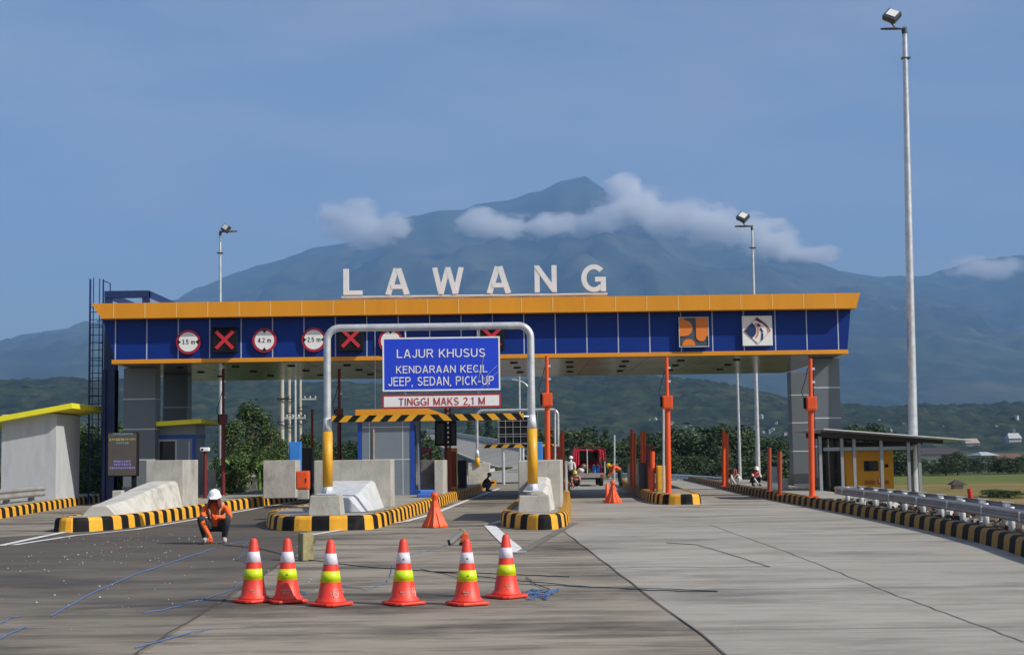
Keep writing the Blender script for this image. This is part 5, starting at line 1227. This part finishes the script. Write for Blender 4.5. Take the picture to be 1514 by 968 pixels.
# ================================================================== CONES AND DELINEATORS
def cone_proto():
    t = thing('traffic_cone', (0, 0, 0), 'red traffic cone', 'traffic cone', 'red traffic cones set in a row'); H = .66; R0, R1 = .142, .034
    rr = lambda f: R0 + (R1 - R0) * f
    b = MB(); s = .185
    b.prism([(-s, -s + .05), (-s + .05, -s), (s - .05, -s), (s, -s + .05), (s, s - .05), (s - .05, s), (-s + .05, s), (-s, s - .05)], (0, 0, 0.004), (math.cos(.62), math.sin(.62), 0), (-math.sin(.62), math.cos(.62), 0), (0, 0, .028)); b.build('base', 'cone_red', t, bevel=.008)
    b = MB(); b.lathe([(.165, .03), (.152, .055), (rr(.09), .075), (rr(.36), .36 * H), (rr(.62), .62 * H), (rr(.95), .95 * H), (R1 - .004, H * .985), (R1 - .014, H)], (0, 0, 0), 28); b.build('body', 'cone_red', t)
    def band(nm, f0, f1, m, o_=.003): b = MB(); b.lathe([(rr(f0), f0 * H), (rr(f0) + o_, f0 * H + .002), (rr(f1) + o_, f1 * H - .002), (rr(f1), f1 * H)], (0, 0, 0), 28); return b.build(nm, m, t)
    band('white_band', .625, .79, 'cone_white'); lb = band('lime_band', .352, .525, 'cone_lime_edge'); b = MB(); f0, f1 = .372, .508; b.lathe([(rr(f0), f0 * H), (rr(f0) + .0045, f0 * H + .001), (rr(f1) + .0045, f1 * H - .001), (rr(f1), f1 * H)], (0, 0, 0), 28); b.build('lime_centre', 'cone_lime', lb)
    return t, rr, H
cone0, rr, H = cone_proto()
CON = [(375, 895.5, .1, 'ltr', 'red traffic cone touching another cone, first of the row from the squatting worker'), (425, 896, -.2, 'ltr', 'red traffic cone touching its neighbour in front of the ochre block'), (489, 900.5, .25, 'ring', 'red traffic cone with a pale ring emblem low on its side'),
       (597, 899, .0, 'edge', 'red traffic cone alone in the middle with wide gaps on both sides'), (691, 899.5, -.1, 'ltr', 'red traffic cone in front of the small orange power tool'), (749, 889, .15, 'ltr', 'red traffic cone set slightly back beside the blue string tangle')]
for i, (px, yb, rz_, mk, lb) in enumerate(CON):
    g = G(px, yb - 6); o = cone0 if i == 0 else copy_tree(cone0, (0, 0, 0)); o.location = (g.x, g.y, 0.004); o.rotation_euler.z = rz_; o['label'] = lb; WLOC[o.name] = Vector((0, 0, 0))
    ang0 = R(-90) - rz_ + {'ltr': .15, 'ring': .55, 'edge': 1.05}[mk]
    b = MB(); rnd = random.Random(i)
    def on(a, f, d=.004): r_ = rr(f) + d; return Vector((r_ * math.cos(a), r_ * math.sin(a), f * H))
    if mk != 'ltr':
        pts = [on(ang0 + .24 * math.cos(q), .19 + .062 * math.sin(q)) for q in [2 * math.pi * k / 20 for k in range(21)]]; b.path(pts, .0045, 5)
        for a, f0, f1 in ((-.12, .165, .215), (-.02, .165, .215), (.10, .165, .215)): b.path([on(ang0 + a, f0), on(ang0 + a + .03, (f0 + f1) / 2), on(ang0 + a, f1)], .0035, 4)
        b.path([on(ang0 - .12, .215), on(ang0 - .04, .20), on(ang0 - .11, .19)], .0035, 4); b.path([on(ang0 + .1, .215), on(ang0 + .02, .20), on(ang0 + .1, .19)], .0035, 4)
    else:
        for row, (f, n_) in enumerate(((.205, 6), (.165, 3))):
            for k in range(n_):
                a = ang0 + (k - n_ / 2) * .085; q = f + .012; b.path([on(a, f - .012), on(a + .02, q), on(a + .045, f - .012)], .0024, 4)
    b.build('printed_mark', 'mark_pale', o)
    if i in (1, 3, 4):
        b = MB(); a = R(-90) - rz_ + .1
        for f in ((.69,) if i == 3 else (.44,) if i == 1 else (.70, .44)):
            b.path([on(a - .1, f - .012, .006), on(a, f + .012, .006), on(a + .1, f - .010, .006)], .004, 4)
        b.build('printed_symbol', 'black', o)
def delineator(px, yb, yt, label, rz_=.5, slim=False):
    g = G(px, yb - 2); h = Z(px, yt, g.y); t = thing('delineator', (g.x, g.y, 0), label, 'delineator', 'orange plastic delineators'); WLOC[t.name] = Vector((0, 0, 0)); t.rotation_euler.z = rz_
    if slim:
        b = MB(); b.lathe([(.16, 0.004), (.15, .05), (.06, .08), (.05, h * .95), (.02, h)], (0, 0, 0), 14); b.build('body', 'orange', t); return t
    b = MB(); w0 = .20
    secs = [(w0, .004), (w0 * .98, .05), (.125, h * .32), (.075, h * .58), (.055, h * .74), (.055, h * .76)]
    vs = [(sx * r_, sy * r_, z) for r_, z in secs for sx, sy in ((-1, -1), (1, -1), (1, 1), (-1, 1))]
    b.add(vs, [(3, 2, 1, 0), (20, 21, 22, 23)] + [(4 * i + k, 4 * i + (k + 1) % 4, 4 * i + 4 + (k + 1) % 4, 4 * i + 4 + k) for i in range(5) for k in range(4)]); b.build('flared_body', 'orange', t, bevel=.012)
    b = MB()
    for a in range(4):
        u = Vector((math.cos(a * math.pi / 2), math.sin(a * math.pi / 2), 0)); v = Vector((-u.y, u.x, 0)); b.prism([(0, .01), (w0 + .03, .01), (w0 + .02, .06), (.05, h * .66), (0, h * .66)], v * -.045, u, UZ, v * .09)
    b.build('ribs', 'orange', t, bevel=.008)
    b = MB(); b.lathe([(.05, h * .70), (.055, h * .80), (.075, h * .86), (.085, h * .93), (.06, h * .985), (.02, h)], (0, 0, 0), 16); b.build('knob', 'orange', t); return t
delineator(643, 781.5, 727, 'orange flared delineator alone on the small vehicle lane', -.85)
delineator(906.5, 745.5, 710, 'orange flared delineator in the lane before the red truck', -.75)
delineator(898, 744, 714, 'slim tilted orange delineator touching the flared one before the truck', 0, True)

# ================================================================== LOOSE THINGS ON THE PAVEMENT
g = G(451, 829); b = MB(); M_b = Matrix.Rotation(.5, 3, 'Z'); b.obox((g.x, g.y + .08, .205), (.085, .10, .20), M_b); tag(b.build('concrete_block', 'block_ochre', bevel=.012), 'upright weathered ochre concrete block behind the traffic cones', 'block')
g = G(680, 806); t = thing('power_tool', (g.x, g.y, 0), 'small orange and grey handheld power tool lying on the concrete lane', 'power tool')
b = MB(); c = Vector((g.x, g.y, 0)); b.path([c + Vector((.02, 0, .19)), c + Vector((-.06, 0, .14)), c + Vector((-.13, -.02, .07)), c + Vector((-.17, -.03, .055))], [.05, .055, .05, .045], 10); b.build('barrel', 'rail_steel', t)
b = MB(); b.path([c + Vector((-.165, -.03, .056)), c + Vector((-.20, -.035, .05))], .048, 12); b.build('nozzle', 'black', t)
b = MB(); b.obox(c + Vector((.08, 0, .13)), (.05, .06, .08), Matrix.Rotation(.4, 3, 'Y')); b.build('motor_housing', 'orange', t, bevel=.02)
b = MB(); b.path([c + Vector((.02, 0, .2)), c + Vector((.0, 0, .27)), c + Vector((.07, 0, .26)), c + Vector((.09, 0, .2))], .014, 6); b.build('handle', 'block_ochre', t)
b = MB(); b.obox(c + Vector((.06, 0, .03)), (.07, .05, .026)); b.build('foot', 'black', t, bevel=.008)
def cable(pts, r_, m, label, wig=.0, nm='cable'):
    q = [G(*p) for p in pts]; out = []; rnd = random.Random(len(label))
    for a, c in zip(q, q[1:]):
        for i in range(7):
            f = i / 7; out.append(a.lerp(c, f) + Vector((rnd.uniform(-wig, wig), rnd.uniform(-wig, wig) * 3, r_ + .009)))
    out.append(q[-1] + Vector((0, 0, r_ + .009))); b = MB(); b.path(out, r_, 6); return tag(b.build(nm, m), label, nm)
cable([(318, 811), (260, 830), (200, 850), (140, 876), (75, 912)], 0.0066, 'cable_blue', 'long straight blue string running from the squatting worker towards the pavement edge', .008, 'string')
cable([(-5, 948), (15, 938), (40, 928)], 0.0060, 'cable_blue', 'short piece of blue string at the very edge of the dark lane', .006, 'string')
cable([(0, 924), (14, 915), (26, 913)], 0.0048, 'cable_blue', 'tiny curled bit of blue string near the short piece', .01, 'string')
cable([(215, 908), (262, 897), (300, 888), (352, 868), (372, 838), (352, 828), (366, 800), (330, 806)], 0.0042, 'cable_blue', 'looping thin blue string around the first two cones', .03, 'string')
cable([(200, 960), (240, 948), (285, 936), (312, 931)], 0.0048, 'cable_blue', 'thin blue string crossing the joint low on the pavement', .01, 'string')
cable([(330, 806), (385, 812), (450, 828), (540, 839), (640, 846), (770, 851), (842, 854)], 0.0066, 'cable_black', 'black cable running from the worker past the ochre block and behind the cones', .012)
cable([(622, 842), (700, 860), (800, 866), (900, 870), (985, 872), (1062, 875)], 0.0048, 'cable_teal', 'dark teal cable lying across the joint onto the lighter lane', .012)
cable([(640, 846), (740, 857), (860, 868), (960, 874), (1060, 876)], 0.0054, 'cable_black', 'thin black cable beside the dark teal cable', .02)
cable([(778, 854), (790, 864), (812, 872), (806, 878)], 0.0054, 'cable_black', 'short black wire end hooking down to the blue string tangle')
cable([(985, 803), (1030, 806), (1085, 822), (1138, 839)], 0.0048, 'cable_black', 'thin dark wire bent across the light concrete lane', .01)
cable([(895, 841), (970, 838), (1050, 840), (1138, 838)], 0.0024, 'cable_teal', 'faint thin wire lying straight across the light lane', .015)
cable([(500, 866), (540, 873), (572, 862), (582, 836), (600, 822), (660, 808), (672, 804)], 0.0036, 'cable_blue', 'thin blue string looping from the middle cone to the power tool', .02, 'string')
cable([(414, 868), (430, 880), (450, 886), (440, 872), (452, 880)], 0.0042, 'cable_blue', 'blue string bunched between the second and ringed cone', .03, 'string')
rnd = random.Random(9); cable([(rnd.uniform(772, 834), rnd.uniform(871, 889)) for _ in range(26)], 0.0036, 'cable_blue', 'tangled heap of blue string beside the cone set slightly back', .03, 'string')
b = MB(); rnd = random.Random(4)
for k in range(200):
    if k < 110: q = G(rnd.gauss(170, 70), rnd.gauss(805, 14))
    elif k < 180: q = G(rnd.uniform(0, 520), rnd.uniform(795, 900))
    else: q = G(rnd.uniform(0, 1500), rnd.uniform(770, 960))
    if q.x > krx(q.y) - .3 or q.y > 31 or q.x < -12: continue
    s = rnd.uniform(.003, .010) if k < 180 else rnd.uniform(.002, .004); b.obox((q.x, q.y, .010 + s * .5), (s, s * rnd.uniform(.5, 1), s * .5), Matrix.Rotation(rnd.uniform(0, 3), 3, 'Z'))
o = b.build('debris', 'debris'); o['kind'] = 'stuff'
# ================================================================== TRUCK
D = 69.0; x0, x1 = X(847, D), X(893, D); xm = (x0 + x1) / 2; W = (x1 - x0) / 2; y0 = D
t = thing('pickup_truck', (xm, D, 0), 'open backed small truck with a bright red arched canvas cover seen from behind', 'truck')
zb_ = Z(870, 699, D); zr_ = Z(870, 660, D)
b = MB(); b.box(xm - W, xm + W, y0, y0 + 2.4, zb_ - .12, zb_ - .04); b.box(xm - W, xm + W, y0 - .02, y0 + .03, zb_ - .22, zb_)
for s in (-1, 1): b.box(xm + s * W - .03, xm + s * W + .03, y0 + .03, y0 + 2.4, zb_ - .04, zb_ + .26)
b.build('cargo_bed', 'corrugated', t, bevel=.01)
b = MB(); b.box(xm - W * .55, xm + W * .55, y0 + .1, y0 + 3.9, .32, zb_ - .13); b.build('chassis', 'black', t)
b = MB(); b.box(xm - W + .02, xm + W - .02, y0 + 2.45, y0 + 3.9, .45, 1.05); b.box(xm - W + .08, xm + W - .08, y0 + 2.5, y0 + 3.5, 1.05, 1.72); b.build('cab', 'canvas_red', t, bevel=.05)
b = MB(); b.box(xm - W * .7, xm + W * .7, y0 + 2.485, y0 + 2.5, 1.15, 1.6); b.build('rear_window', 'dark_glass', t)
for s in (-1, 1):
    for yy in (y0 + .65, y0 + 3.2):
        b = MB(); b.lathe([(.18, -.1), (.29, -.1), (.31, -.06), (.31, .06), (.29, .1), (.18, .1)], (xm + s * (W - .17), yy, .315), 20, 0, True, Matrix.Rotation(R(90), 3, 'Y')); wh = b.build('wheel', 'tyre', t)
        b = MB(); b.lathe([(.17, -.085), (.17, .085)], (xm + s * (W - .17), yy, .315), 16, 0, True, Matrix.Rotation(R(90), 3, 'Y')); b.build('rim', 'galvanised', wh)
    b = MB(); b.box(xm + s * (W - .14) - .07, xm + s * (W - .14) + .07, y0 - .04, y0 - .018, zb_ - .17, zb_ - .07); b.build('tail_light', 'red_paint', t)
b = MB(); n = 10; vs = []
for i in range(n + 1):
    a = math.pi * i / n; vs += [(xm - (W + .03) * math.cos(a) * (1 if 0 < i < n else 1), yy, zr_ - .26 + .26 * math.sin(a) ** .6 if 0 < i < n else zr_ - .26) for yy in (y0 - .1, y0 + 2.4)]
b.add(vs, [(2 * i, 2 * i + 2, 2 * i + 3, 2 * i + 1) for i in range(n)])
for s, dr in ((-1, zb_ + .2), (1, zb_ + .55)):
    x = xm + s * (W + .03); n2 = 14; vv = []
    for i in range(n2 + 1): yy = y0 - .1 + 2.5 * i / n2; vv += [(x + .03 * math.sin(i * 2.1), yy, dr + .04 * math.sin(i * 1.3)), (x, yy, zr_ - .26)]
    b.add(vv, [(2 * i, 2 * i + 2, 2 * i + 3, 2 * i + 1) for i in range(n2)])
    vv = []
    for i in range(6): xx = x - s * .28 * i / 5; vv += [(xx, y0 - .08 + .04 * math.sin(i * 2.6), zb_ + (.15 if s < 0 else .5) + .05 * i), (xx, y0 - .08, zr_ - .2 + .08 * math.sin(math.pi / 2 * i / 5))]
    b.add(vv, [(2 * i, 2 * i + 2, 2 * i + 3, 2 * i + 1) for i in range(5)])
o = b.build('canvas_cover', 'canvas_red', t); o.modifiers.new('s', 'SOLIDIFY').thickness = .015
for s in (-1, -.15, 1):
    b = MB(); b.path([(xm + s * (W - .02), y0 - .02, zb_), (xm + s * (W - .02), y0 - .02, zr_ - (.28 if abs(s) == 1 else .06))], .022, 6); b.build('canopy_post', 'galv_white', t)
rnd = random.Random(2)
for px, py, sx, m, lb in ((859, 694, 1.0, 'cloth_white', 'white bulging sack lying lowest in the truck bed'), (864, 688, .9, 'cloth_tan', 'cream sack piled on top in the truck bed'), (870, 695, .85, 'leaf_banana', 'pale green sack beside the white sacks in the truck')):
    c = P(px, py, D + .4); b = MB(); b.ball((c.x, c.y, zb_ + (.12 if py > 690 else .32)), .17 * sx, 0, 12, 1.1, 1.2, .8); tag(b.build('sack', m), lb, 'sack')
for px, lb in ((878.5, 'violet blue jerrycan standing in the truck bed next to green sack'), (884, 'dark blue jerrycan standing at the outer edge of the truck bed')):
    c = P(px, 697, D + .35); tj = thing('jerrycan', (c.x, c.y, zb_), lb, 'jerrycan'); b = MB(); b.box(c.x - .085, c.x + .085, c.y - .12, c.y + .12, zb_ - .03, zb_ + .34); b.build('body', 'cabinet_blue' if px < 880 else 'booth_blue', tj, bevel=.03); b = MB(); b.lathe([(.035, 0), (.035, .05)], (c.x, c.y, zb_ + .34), 10); b.build('cap', 'white_paint', tj)

# ================================================================== PEOPLE
def person(loc, rz_, J, label, mats, helmet=None, scarf=None, vest=None, hold=None, sc=1.0):
    """J: joints in metres, facing -y. mats: top, sleeve, hand, legs, shoe, head"""
    names = list(J); idx = {n: i for i, n in enumerate(names)}
    E = [('pelvis', 'spine'), ('spine', 'chest'), ('chest', 'neck'), ('neck', 'jaw'), ('jaw', 'crown')]
    for s in 'LR': E += [('chest', 'sh' + s), ('sh' + s, 'el' + s), ('el' + s, 'wr' + s), ('wr' + s, 'ha' + s), ('pelvis', 'hip' + s), ('hip' + s, 'kn' + s), ('kn' + s, 'an' + s), ('an' + s, 'to' + s)]
    me = bpy.data.meshes.new('body'); me.from_pydata([J[n][:3] for n in names], [(idx[a], idx[c]) for a, c in E], []); ob = bpy.data.objects.new('body', me); COL.objects.link(ob)
    sk = ob.modifiers.new('skin', 'SKIN'); sk.use_smooth_shade = True; sk.branch_smoothing = .6
    lay = me.skin_vertices[0].data if me.skin_vertices else None
    if lay is None:
        bm = bmesh.new(); bm.from_mesh(me); bm.verts.layers.skin.verify(); bm.to_mesh(me); bm.free(); lay = me.skin_vertices[0].data
    for n in names:
        r_ = J[n][3]; lay[idx[n]].radius = r_ if isinstance(r_, tuple) else (r_, r_); lay[idx[n]].use_root = (n == 'pelvis')
    ob.modifiers.new('sub', 'SUBSURF').levels = 2
    bpy.context.view_layer.update(); m2 = bpy.data.meshes.new_from_object(ob.evaluated_get(bpy.context.evaluated_depsgraph_get())); bpy.data.objects.remove(ob)
    reg = {('pelvis', 'spine'): 0, ('spine', 'chest'): 0, ('chest', 'neck'): 0, ('neck', 'jaw'): 5, ('jaw', 'crown'): 5}
    for s in 'LR': reg.update({('chest', 'sh' + s): 0, ('sh' + s, 'el' + s): 1, ('el' + s, 'wr' + s): 1, ('wr' + s, 'ha' + s): 2, ('pelvis', 'hip' + s): 3, ('hip' + s, 'kn' + s): 3, ('kn' + s, 'an' + s): 3, ('an' + s, 'to' + s): 4})
    V = {n: Vector(J[n][:3]) for n in names}
    def seg(p, a, c):
        d = c - a; f = max(0, min(1, (p - a).dot(d) / d.length_squared)); return (p - a - d * f).length
    b = MB(); b.v = [v.co.copy() for v in m2.vertices]
    for f in m2.polygons:
        best = min(E, key=lambda e: seg(f.center, V[e[0]], V[e[1]]) - .5 * (J[e[0]][3] if not isinstance(J[e[0]][3], tuple) else J[e[0]][3][0])); b.f.append(list(f.vertices)); b.m.append(reg[best]); b.s.append(True)
    # fingers, face
    for s in 'LR':
        w_, h_ = V['wr' + s], V['ha' + s]; d = (h_ - w_).normalized(); u = d.orthogonal().normalized(); v = d.cross(u)
        for k, ln in enumerate((.062, .072, .066, .052)):
            p = h_ - d * .015 + u * (k - 1.5) * .019; b.path([p, p + d * ln * .5 + v * .006, p + d * ln * .85 + v * .026, p + d * ln * .9 + v * .045], [.0095, .009, .008, .006], 6, 2)
        p = w_.lerp(h_, .45) + u * .03; b.path([p, p + u * .03 + d * .025, p + u * .034 + d * .055 + v * .015], [.011, .010, .007], 6, 2)
    hd = V['crown'] - V['jaw']; up = hd.normalized(); sd_ = Vector((1, 0, 0)); fw = sd_.cross(up) * -1
    if fw.y > 0: fw = -fw
    hc = V['jaw'] + hd * .45
    hr = J['crown'][3] if not isinstance(J['crown'][3], tuple) else J['crown'][3][0]
    b.path([hc + fw * hr * .8 + up * .02, hc + fw * (hr * 1.12) - up * .012, hc + fw * hr * .9 - up * .022], [.008, .014, .010], 6, 5)
    for s in (-1, 1):
        b.ball(hc + fw * hr * .86 + sd_ * s * .032 + up * .022, .011, 6, 8); b.ball(hc + sd_ * s * hr * 1.0 + up * .0, .022, 5, 8, .5, .8, 1.2)
    b.path([hc + fw * hr * .86 - up * .05 - sd_ * .024, hc + fw * hr * .94 - up * .048, hc + fw * hr * .86 - up * .05 + sd_ * .024], .006, 5, 7)
    b.v = [p * 1 for p in b.v]
    t = thing('person', loc, label, 'person'); WLOC[t.name] = Vector((0, 0, 0))
    b.build('body', [mats[0], mats[1], mats[2], mats[3], mats[4], mats[5], 'black', 'cloth_maroon'], t)
    if helmet:
        q = V['crown'] + up * -.02; Q = Matrix((sd_, -fw, up)).transposed(); b = MB(); hr2 = hr * 1.42
        b.lathe([(hr2 * 1.16, -.012), (hr2 * 1.14, .004), (hr2, .008), (hr2 * .96, .05), (hr2 * .78, .095), (hr2 * .42, .122), (.003, .128)], q, 20, 0, True, Q)
        b.prism([(-hr2 * .8, -hr2 * .7), (hr2 * .8, -hr2 * .7), (hr2 * .55, -hr2 * 1.45), (-hr2 * .55, -hr2 * 1.45)], q + up * -.008, sd_, -fw, up * .012); b.path([q - fw * hr2 * .8 + up * .085, q + up * .132, q + fw * hr2 * .8 + up * .085], .012, 6)
        b.build('helmet', helmet, t)
    if scarf:
        Q = Matrix((sd_, -fw, up)).transposed(); b = MB(); hr2 = hr * 1.22
        prof = [(hr2 * 1.35, -.15), (hr2 * 1.25, -.07), (hr2 * 1.08, .0), (hr2 * 1.06, .06), (hr2 * .8, .115), (hr2 * .3, .14), (.003, .142)]; n = 18; vs = []
        for r_, z in prof:
            for k in range(n): a = -math.pi / 2 + .55 + (2 * math.pi - 1.1) * k / (n - 1); vs.append(hc + Q @ Vector((r_ * math.cos(a), r_ * math.sin(a), z - .01)))
        b.add(vs, [(i * n + k, i * n + k + 1, (i + 1) * n + k + 1, (i + 1) * n + k) for i in range(len(prof) - 1) for k in range(n - 1)], 0, True); o = b.build('head_scarf', scarf, t); o.modifiers.new('s', 'SOLIDIFY').thickness = .01
    if vest:
        b = MB(); c = V['chest']; 
        for s in (-1, 1):
            a = V['sh' + ('L' if s > 0 else 'R')]; m_ = a.lerp(V['neck'], .38) + Vector((0, 0, .035)); q = c.lerp(V['spine'], .8) + sd_ * s * .075 + fw * .135; mid = c + sd_ * s * .085 + fw * .135
            bk = c.lerp(V['spine'], .6) + sd_ * s * .08 - fw * .13
            b.path([bk, m_ - fw * .09, m_ + fw * .01, mid, q], .020, 6)
        b.build('reflective_straps', vest, t)
    t.rotation_euler.z = rz_; t.scale = (sc,) * 3
    return t
def squat(**kw):
    J = dict(pelvis=(0, .13, .27, .125), spine=(0, .08, .44, .125), chest=(0, -.05, .60, (.15, .12)), neck=(0, -.12, .70, .06), jaw=(0, -.17, .755, .07), crown=(0, -.20, .855, .078),
             shL=(.19, -.07, .635, .068), elL=(.285, -.20, .46, .05), wrL=(.09, -.36, .475, .036), haL=(.02, -.38, .48, .034), shR=(-.19, -.07, .635, .068), elR=(-.215, -.25, .40, .05), wrR=(-.07, -.37, .15, .036), haR=(-.04, -.38, .085, .034),
             hipL=(.11, .10, .26, .105), knL=(.235, -.27, .46, .082), anL=(.165, -.06, .085, .052), toL=(.19, -.29, .042, .042), hipR=(-.11, .10, .26, .105), knR=(-.235, -.27, .46, .082), anR=(-.165, -.06, .085, .052), toR=(-.19, -.29, .042, .042))
    J.update(kw); return J
g = G(318, 803); person((g.x, g.y, .006), .12, squat(), 'squatting worker in white helmet and orange vest reaching down to the pavement', ('vest_orange', 'vest_orange', 'vest_orange', 'trousers_dark', 'shoe', 'skin_dark'), 'helmet_white', 'cloth_maroon', 'vest_grey', sc=1.0)
g = Vector((-1.18, 61.5, 0)); person((g.x, g.y, .0), R(78), squat(elR=(-.25, -.2, .45, .05), wrR=(-.09, -.38, .44, .036), haR=(-.04, -.42, .45, .034)), 'worker in maroon shirt and blue cap squatting sideways at the kerb over a phone', ('cloth_maroon', 'cloth_maroon', 'skin', 'cloth_blue', 'black', 'skin'), 'cloth_blue', None, None, sc=.82)
g = G(852, 721); person((g.x, g.y, 0), -.3, squat(), 'crouching worker in yellow helmet and pale pink shirt in front of the truck', ('cloth_tan', 'cloth_pink', 'skin', 'trousers_dark', 'shoe', 'skin'), 'helmet_yellow', None, None, sc=.80)
D = 54; person((X(1082, D), D, .262), .3, squat(), 'squatting figure wearing a pink head scarf and pale top on the pavement edge', ('cloth_tan', 'cloth_white', 'skin', 'cloth_white', 'black', 'skin'), None, 'cloth_pink', None, sc=.66)
D = 53; person((X(1112, D), D, .262), R(30), squat(), 'seated worker in white helmet and red vest between two steel lamp posts', ('cloth_red', 'cloth_white', 'skin', 'trousers_dark', 'black', 'skin_dark'), 'helmet_white', None, None, sc=.74)
bend = dict(pelvis=(0, .10, .84, .13), spine=(0, -.04, .98, .125), chest=(0, -.26, 1.06, (.15, .12)), neck=(0, -.40, 1.08, .06), jaw=(0, -.46, 1.07, .07), crown=(0, -.55, 1.11, .078),
            shL=(.18, -.29, 1.04, .066), elL=(.22, -.40, .78, .05), wrL=(.14, -.52, .60, .036), haL=(.11, -.56, .53, .034), shR=(-.18, -.29, 1.04, .066), elR=(-.22, -.38, .78, .05), wrR=(-.14, -.50, .60, .036), haR=(-.11, -.54, .53, .034),
            hipL=(.10, .09, .80, .105), knL=(.14, .03, .44, .075), anL=(.13, .10, .09, .052), toL=(.15, -.11, .04, .042), hipR=(-.10, .09, .80, .105), knR=(-.14, .06, .44, .075), anR=(-.13, .12, .09, .052), toR=(-.15, -.09, .04, .042))
D = 66; person((X(913, D), D, 0), R(-72), bend, 'worker in yellow helmet and orange vest bending over the orange delineators', ('vest_orange', 'vest_orange', 'skin', 'trousers_dark', 'shoe', 'skin'), 'helmet_yellow', None, 'vest_grey', sc=.88)
stand = dict(pelvis=(0, .02, .94, .13), spine=(0, .02, 1.12, .125), chest=(0, 0, 1.32, (.16, .12)), neck=(0, -.01, 1.47, .06), jaw=(0, -.03, 1.54, .07), crown=(0, -.03, 1.66, .08),
             shL=(.2, 0, 1.39, .066), elL=(.26, .02, 1.10, .05), wrL=(.22, -.12, .90, .036), haL=(.21, -.16, .83, .034), shR=(-.2, 0, 1.39, .066), elR=(-.26, .02, 1.10, .05), wrR=(-.22, -.12, .90, .036), haR=(-.21, -.16, .83, .034),
             hipL=(.10, .02, .90, .105), knL=(.11, -.02, .49, .075), anL=(.11, .03, .09, .052), toL=(.13, -.17, .04, .042), hipR=(-.10, .02, .90, .105), knR=(-.11, -.02, .49, .075), anR=(-.11, .03, .09, .052), toR=(-.13, -.17, .04, .042))
D = 67.5; person((X(842.5, D), D, 0), R(160), stand, 'standing figure in white shirt and white helmet beside the truck cover', ('cloth_white', 'cloth_white', 'skin', 'trousers_dark', 'black', 'skin'), 'helmet_white', None, None, sc=.80)
